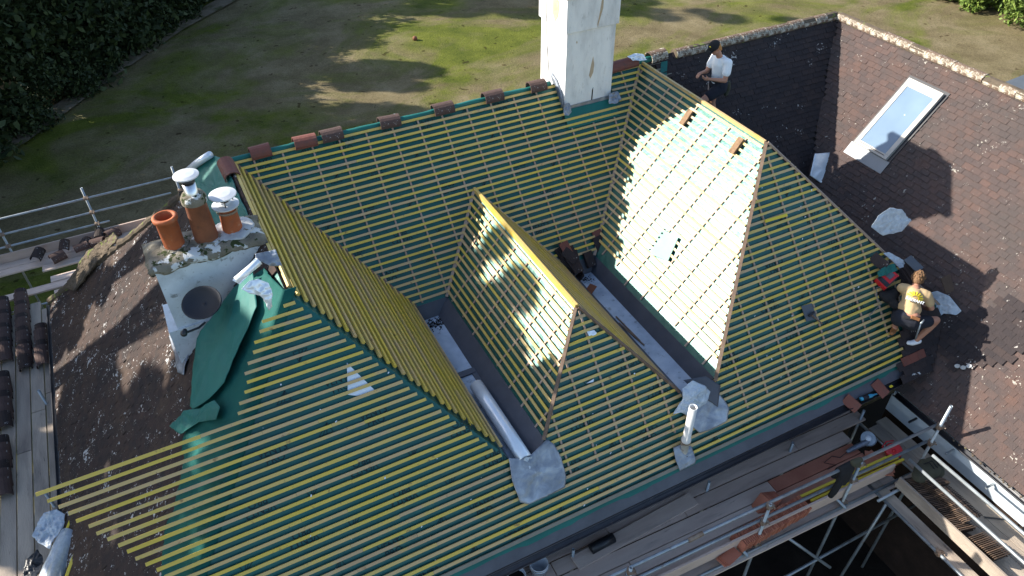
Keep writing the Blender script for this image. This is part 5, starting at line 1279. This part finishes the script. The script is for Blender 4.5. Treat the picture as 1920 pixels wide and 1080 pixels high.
obj('hammer_loop', MB().tube([pelv+V3(.20,-.06,.05), pelv+V3(.24,-.06,-.06), pelv+V3(.2,-.06,-.16), pelv+V3(.16,-.07,-.2)], .01, 8), black_p, pA)
f, u = M_.col[0], M_.col[2]
hm_ = MB().ball(hd+u*.02-f*.03, (.085,.086,.105), M_).limb([hd-f*.07-u*.05, hd-f*.085-u*.12], [.05,.03])
obj('hair', hm_, hair_g, pA, remesh=.010)
cpm = MB().ball(hd+u*.055, (.112,.092,.082), M_); obj('cap', cpm, cloth_bk, pA, smooth=True)
pk = MB(); vs_ = []
for k in range(9):
    a = -1.1+2.2*k/8; vs_.append(hd+u*.045+f*(.095*math.cos(a))+M_.col[1]*.085*math.sin(a)); vs_.append(hd+u*(.045-.018*math.cos(a))+f*(.09+.085*math.cos(a))+M_.col[1]*.078*math.sin(a))
pk.add(vs_, [(2*i, 2*i+1, 2*i+3, 2*i+2) for i in range(8)]); obj('cap_peak', pk, cloth_bk, pA, smooth=True, sol=.006)
obj('cap_badge', MB().ball(hd+u*.095+f*.075-M_.col[1]*.0, (.012,.028,.022), M_), yell_p, pA, smooth=True)
for s_, ft, dr in ((0, fN, V3(-1,0,.1)), (1, fF, V3(-1,.1,.2))):
    obj('shoe', MB().limb([ft+V3(.04,0,-.02), ft+dr*.06+V3(0,0,-.035), ft+dr*.15+V3(0,0,-.04)], [.045,.045,.038]), cloth_bk, pA, remesh=.012)
mk_ = []
mb = MB()
for k in range(5): mb.box(lerp(pelv, neck, .55)+V3(.142-.01*abs(k-2), -.05+.022*k-.02, .06-.045*k*.8), (.012,.016,.03))
obj('back_print', mb, navy, pA)

# crouching roofer on the right front slope
pB = thing('person', 'crouching roofer in tan t-shirt with yellow sun print seen from behind', 'person', (1.5,-5.6,-2.75))
pelv = V3(1.30,-5.62,-2.20); neck = V3(1.585,-5.385,-1.86); hd = V3(1.70,-5.31,-1.79)
up_ = (neck-pelv).normalized()
body = MB(); M_ = head(body, hd, V3(.62,.35,-.72), V3(.72,.45,.62), 1.0)
body.limb([neck-up_*.03, lerp(neck, hd, .6)], [.06,.055])
body.limb([pelv, lerp(pelv, neck, .35), lerp(pelv, neck, .72), neck-up_*.05], [.12,.11,.135,.10])
sdv = V3(.55,-.75,-.05).normalized()
body.limb([pelv-sdv*.09, pelv+sdv*.09], [.12,.12])
shR, shL_ = neck-up_*.06+sdv*.19, neck-up_*.06-sdv*.17
elR, wrR = V3(1.72,-5.68,-2.10), V3(1.83,-5.52,-2.27); elL, wrL = V3(1.74,-5.20,-2.10), V3(1.90,-5.36,-2.22)
body.limb([shR, lerp(shR, elR, .5), elR, lerp(elR, wrR, .3), wrR], [.062,.053,.043,.042,.028]); body.limb([shL_, lerp(shL_, elL, .5), elL, wrL], [.062,.052,.043,.028])
hand(body, wrR, V3(.8,.5,-.3), V3(0,.3,-1), 1.05, .5); hand(body, wrL, V3(.8,-.4,-.4), V3(0,-.3,-1), 1.05, .5)
hpR, hpL = pelv+sdv*.10-V3(0,0,.04), pelv-sdv*.10-V3(0,0,.04)
knR, ftR = V3(1.76,-5.80,-2.27), V3(1.57,-5.76,-2.66); knL, ftL = V3(1.52,-5.32,-2.36), V3(1.27,-5.52,-2.46)
body.limb([hpR, lerp(hpR, knR, .5), knR, lerp(knR, ftR, .35), ftR+V3(0,0,.02)], [.10,.085,.062,.06,.038]); body.limb([hpL, knL, lerp(knL, ftL, .4), ftL], [.10,.065,.06,.04])
obj('body', body, skin, pB, remesh=.009)
sh = MB().limb([pelv+up_*.07, lerp(pelv, neck, .4), lerp(pelv, neck, .72)], [.135,.135,.152]).limb([shR-sdv*.05, shL_+sdv*.05], [.088,.088])
sh.limb([lerp(pelv, neck, .35)-sdv*.05, lerp(pelv, neck, .35)+sdv*.05], [.12,.12]).limb([shR, lerp(shR, elR, .6)], [.078,.07]).limb([shL_, lerp(shL_, elL, .6)], [.078,.07]).ball(neck-up_*.04, .085)
obj('t_shirt', sh, shirt_t, pB, remesh=.012)
so_ = MB().limb([pelv-sdv*.07, pelv+sdv*.07], [.142,.142]).limb([hpR, lerp(hpR, knR, .62)], [.12,.098]).limb([hpL, lerp(hpL, knL, .8)], [.12,.095])
obj('shorts', so_, navy, pB, remesh=.012)
obj('waist_skin', MB().limb([pelv+up_*.03-sdv*.02, pelv+up_*.03+sdv*.06], [.136,.136]), skin, pB, remesh=.014)
Mb = frame(up_, sdv)
obj('tool_belt', MB().lathe([(.165,-.025),(.172,0),(.165,.025)], pelv-up_*.0, Mb @ Matrix.Diagonal(V3(1.15,.92,1)), 26), cloth_bk, pB, sol=.008)
bk = (V3(0,0,1)-up_*up_.z); bk = V3(-.35,-.55,.6)
obj('belt_patch', MB().box(pelv+bk.normalized()*.155+up_*.03+sdv*.05, (.13,.05,.02), frame(bk, sdv)), leather, pB, bev=.004)
hb = pelv+sdv*.16+bk.normalized()*.10
obj('belt_hammer', MB().tube([hb+V3(-.05,-.03,.03), hb+V3(.05,-.0,.03)], .016, 8).tube([hb, hb+V3(.0,-.03,-.32)], .013, 8), galv, pB, smooth=True)
f, u = M_.col[0], M_.col[2]
hm_ = MB().ball(hd+u*.035-f*.015, (.112,.09,.105), M_).ball(hd-f*.05-u*.03, (.06,.075,.07), M_); rr = random.Random(9)
for i in range(110):
    a = Vector((rr.gauss(0,1), rr.gauss(0,1), rr.gauss(0,1))).normalized()
    if a.x > .45 and a.z < .4 or a.z < -.6: continue
    hm_.ball(hd+u*.03-f*.015+M_ @ V3(a.x*.108, a.y*.088, a.z*.103), rr.uniform(.012,.022), u=6, w=4)
obj('hair', hm_, hair_b, pB, smooth=True)
for ft, dr, nm in ((ftR, V3(-.75,.25,-.1), 'white'), (ftL, V3(-.7,-.3,-.05), 'dark')):
    obj('shoe', MB().limb([ft+dr*-.05+V3(0,0,-.02), ft+dr*.07+V3(0,0,-.03), ft+dr*.16+V3(0,0,-.01)], [.045,.046,.036]), white_p if nm == 'white' else leather, pB, remesh=.01)
# sun print and letters on the back, laid over the shirt
bn = V3(-.50,-.52,.68).normalized(); Mp = frame(bn, sdv); pc = lerp(pelv, neck, .62)
yv = Mp.col[1]
if yv.dot(up_) < 0: Mp = frame(bn, sdv)
def drape(u_, v_, lift=.0):
    r_ = .158; a = u_/r_; b = v_
    return pc + sdv*(math.sin(a)*r_*1.12) + up_*b + bn*(math.cos(a)*r_ - .0 + lift + .01 + .03*max(0,b))
mb = MB()
for k in range(9):
    a = R(-70+24*k); c_, s_ = math.cos(a), math.sin(a); w = .011
    pts = [drape(.04*s_-w*.4*c_, .02+.035*c_+w*.4*s_), drape(.115*s_-w*c_, .02+.095*c_+w*s_), drape(.115*s_+w*c_, .02+.095*c_-w*s_), drape(.04*s_+w*.4*c_, .02+.035*c_-w*.4*s_)]
    mb.slab(pts, bn, .02)
obj('back_print', mb, yell_p, pB)
tx = bpy.data.curves.new('back_lettering', 'FONT'); tx.body = 'RADIANT'; tx.size = .062; tx.align_x = 'CENTER'; tx.extrude = .012; tx.materials.append(shirt_w)
to = text_obj('back_lettering', tx); to.parent = pB; to.matrix_parent_inverse = Matrix.Translation(-ROOT[pB.name])
M4 = Mp.to_4x4(); M4.translation = drape(0, -.045, .006); to.matrix_basis = M4

# ------------------------------------------------------------------ plants and lawn things
def leaf_mesh(name, blobs, n_, size, seed, mt, flat=.0):
    "leaf-sized faces spread through clumps: blobs = (centre, radii)"
    rr = np.random.default_rng(seed); vol = np.array([b[1][0]*b[1][1]*b[1][2] for b in blobs])**.75; pick = rr.choice(len(blobs), n_, p=vol/vol.sum())
    C = np.array([b[0] for b in blobs])[pick]; Rr = np.array([b[1] for b in blobs])[pick]
    d = rr.normal(size=(n_,3)); d /= np.linalg.norm(d, axis=1)[:,None]; r_ = rr.uniform(.45,1.08,n_)[:,None]
    P = C + d*Rr*r_; a = rr.normal(size=(n_,3)); a /= np.linalg.norm(a, axis=1)[:,None]; b = np.cross(a, rr.normal(size=(n_,3))); b /= np.linalg.norm(b, axis=1)[:,None]
    s = (size*rr.uniform(.5,1.3,n_))[:,None]; V = np.stack([P-a*s-b*s*.35, P+b*s*.1-a*s*0-b*s*.6, P+a*s, P+b*s*.55], 1).reshape(-1,3)
    me = bpy.data.meshes.new(name); me.vertices.add(4*n_); me.vertices.foreach_set('co', V.ravel()); me.loops.add(4*n_); me.loops.foreach_set('vertex_index', np.arange(4*n_))
    me.polygons.add(n_); me.polygons.foreach_set('loop_start', np.arange(0,4*n_,4)); me.polygons.foreach_set('loop_total', np.full(n_,4)); me.update(); me.validate(); me.materials.append(mt)
    return me
def pos(u_, w): return V3(u_*.618 - w*.786, u_*.786 + w*.618, 0)
# hedge along the far side of the lawn
hg = thing('tall_hedge', 'tall dark evergreen hedge along the top left edge of the lawn', 'hedge', tuple(pos(12,23)+V3(0,0,GZ)))
blobs = []; rr = random.Random(31)
for i in range(90):
    u_ = rr.uniform(-2,24.5); top = 8.0 if u_ < 11 else 5.4
    for k in range(3):
        z = rr.uniform(.2,1)*top; wv = 21.6 + rr.uniform(0,2.2) - .5*(1-z/top)*0
        blobs.append((tuple(pos(u_, wv+.4)+V3(0,0,GZ+z-.8)), (rr.uniform(.8,1.5), rr.uniform(.8,1.5), rr.uniform(.8,1.4))))
obj('foliage', leaf_mesh('foliage', blobs, 85000, .17, 5, leaf_dark), None, hg)
for i in range(9):
    p = pos(-1+3*i, 24.2); obj('trunk', MB().tube([p+V3(0,0,GZ), p+V3(.1,0,GZ+2), p+V3(0,.2,GZ+4.5)], .1, 8, rs=[.16,.12,.05]), bark, hg)
bl2 = []; rr = random.Random(77)
for i in range(150):
    u_ = rr.uniform(2,22.5); top = 7.0 if u_ < 12 else 5.4; z = rr.uniform(.05,1)*top
    bl2.append((tuple(pos(u_, 22.1 + rr.uniform(-.25,.8))+V3(0,0,GZ+z-.5)), (rr.uniform(.5,.95),)*3))
obj('foliage', leaf_mesh('foliage', bl2, 130000, .085, 8, leaf_dark), None, hg)
# shade trees beyond the left of the picture
def tree(label, p, h_, rad, seed, mt, n_=14000, low=.3, name='tree'):
    t = thing(name, label, 'tree', tuple(p), 'trees beyond the lawn'); rr = random.Random(seed); bl = []; n_ = int(n_*(2.8 if 'house' in label or 'old slope' in label or 'west' in label else 1))
    limbs = MB().tube([p, p+V3(.1,.1,h_*.4), p+V3(-.1,.2,h_*.85)], .2, 10, rs=[.3,.22,.06])
    for i in range(26):
        f = rr.uniform(low, 1); a = rr.uniform(0, 6.28); r_ = rad*math.sqrt(max(.05, 1-((f-.55)/.55)**2))*rr.uniform(.2,.95)
        c_ = p+V3(r_*math.cos(a), r_*math.sin(a), h_*f*.95); s_ = rr.uniform(.16,.30)*rad; bl.append((tuple(c_), (s_*1.2, s_*1.2, s_)))
        if i % 2: limbs.tube([p+V3(0,.1,h_*f*.6), c_], .05, 6, rs=[.08,.02])
    obj('trunk', limbs, bark, t); obj('crown', leaf_mesh('crown', bl, n_, .16, seed, mt), None, t); return t
def ptree(u_, w, vtop): 
    z = (vtop + .47*w)/.883; return pos(u_, w)+V3(0,0,GZ), z-GZ
TL = [(-4.7,14,-1.30,1.1,'dapple'),(-5.9,15,-1.5,1.2,'dapple'),(-7.8,20,-1.9,2.4,'leaf_mid'),(-9.8,19,-1.2,3.0,'d'),(-8.2,25,-2.8,2.6,'m'),(-4.6,17,-6.2,.9,'dapple'),(-12.5,22,-1.5,3.2,'d'),(-3.2,23,-8.2,2.6,'d'),(0.5,26,-9.5,3.0,'d'),(4.2,27,-9.8,3.0,'m'),(7.6,27.5,-9.9,3.0,'d'),
      (10.8,28,-10.0,2.6,'m'),(14.2,27,-10.6,2.3,'d'),(23.3,27,-3.0,1.6,'d'),(24.6,24,-5.5,1.3,'m'),(23.0,34,-7.5,2.2,'d')]
names = ['slim young tree with open crown west of the yard','second slim open tree farther from the lawn','tall leafy tree west of the house','broad dark tree west of the house','mid green tree behind the tall leafy one','low bushy tree nearest the old slope','great dark tree at the far west','round dark tree at the west end of the hedge',
 'dark tree behind the west hedge','green tree behind the hedge middle','dark tree right of the green one behind the hedge','small green tree behind the hedge','narrow dark tree behind the hedge','tall narrow tree at the hedge east end','slim green tree at the hedge east end','dark tree farthest behind the hedge']
for i, ((u_, w, vt, rad, kd), nm) in enumerate(zip(TL, names)):
    p, h_ = ptree(u_, w, vt); tree(nm, p, h_, rad, 60+i, leaf_dark if kd == 'd' else leaf_mid, 2000 if kd == 'dapple' else 15000, low=.78 if kd == 'dapple' else .12)
# sunlit shrub at the top right
for (x, y, s_, lb, n_) in ((28.9,9.3,2.3,'bright green shrub in the top right corner',9000),(28.3,12.2,1.5,'smaller sunlit bush left of the corner shrub',5000),(31.4,10.8,2.8,'tall bush behind the corner shrub',6000),(29.0,14.0,1.4,'low dark bush at the top right lawn edge',3000)):
    bl = []; rr = random.Random(int(x*10))
    for i in range(16): bl.append(((x+rr.uniform(-1,1)*s_*.7, y+rr.uniform(-1,1)*s_*.7, GZ+rr.uniform(.2,1)*s_*.8), (s_*.38,s_*.38,s_*.32)))
    t = thing('shrub', lb, 'shrub', (x, y, GZ), 'shrubs at the top right'); obj('foliage', leaf_mesh('foliage', bl, n_, .10, int(x), leaf_bright), None, t)
    obj('stem', MB().tube([(x,y,GZ),(x+.1,y,GZ+s_*.7)], .06, 6), bark, t)
single('ball', MB().ball(at(778,72,GZ+.12), .11), terra_br, 'small pinkish ball lying alone on the lawn', 'ball', smooth=True)
# lower grey roof beyond the right ridge
a = [at(1868,160,-5.6), at(1925,138,-5.6), at(2100,150,-5.6), at(2050,260,-5.6)]
out = thing('outbuilding', 'grey flat roof showing beyond the right ridge', 'outbuilding', tuple(at(1950,180,GZ)))
obj('roof', MB().slab(a[::-1], (0,0,1), .1), slate_m, out)
obj('wall', MB().slab([p-V3(0,0,.11) for p in a[::-1]], (0,0,1), 1.9), render_w, out)
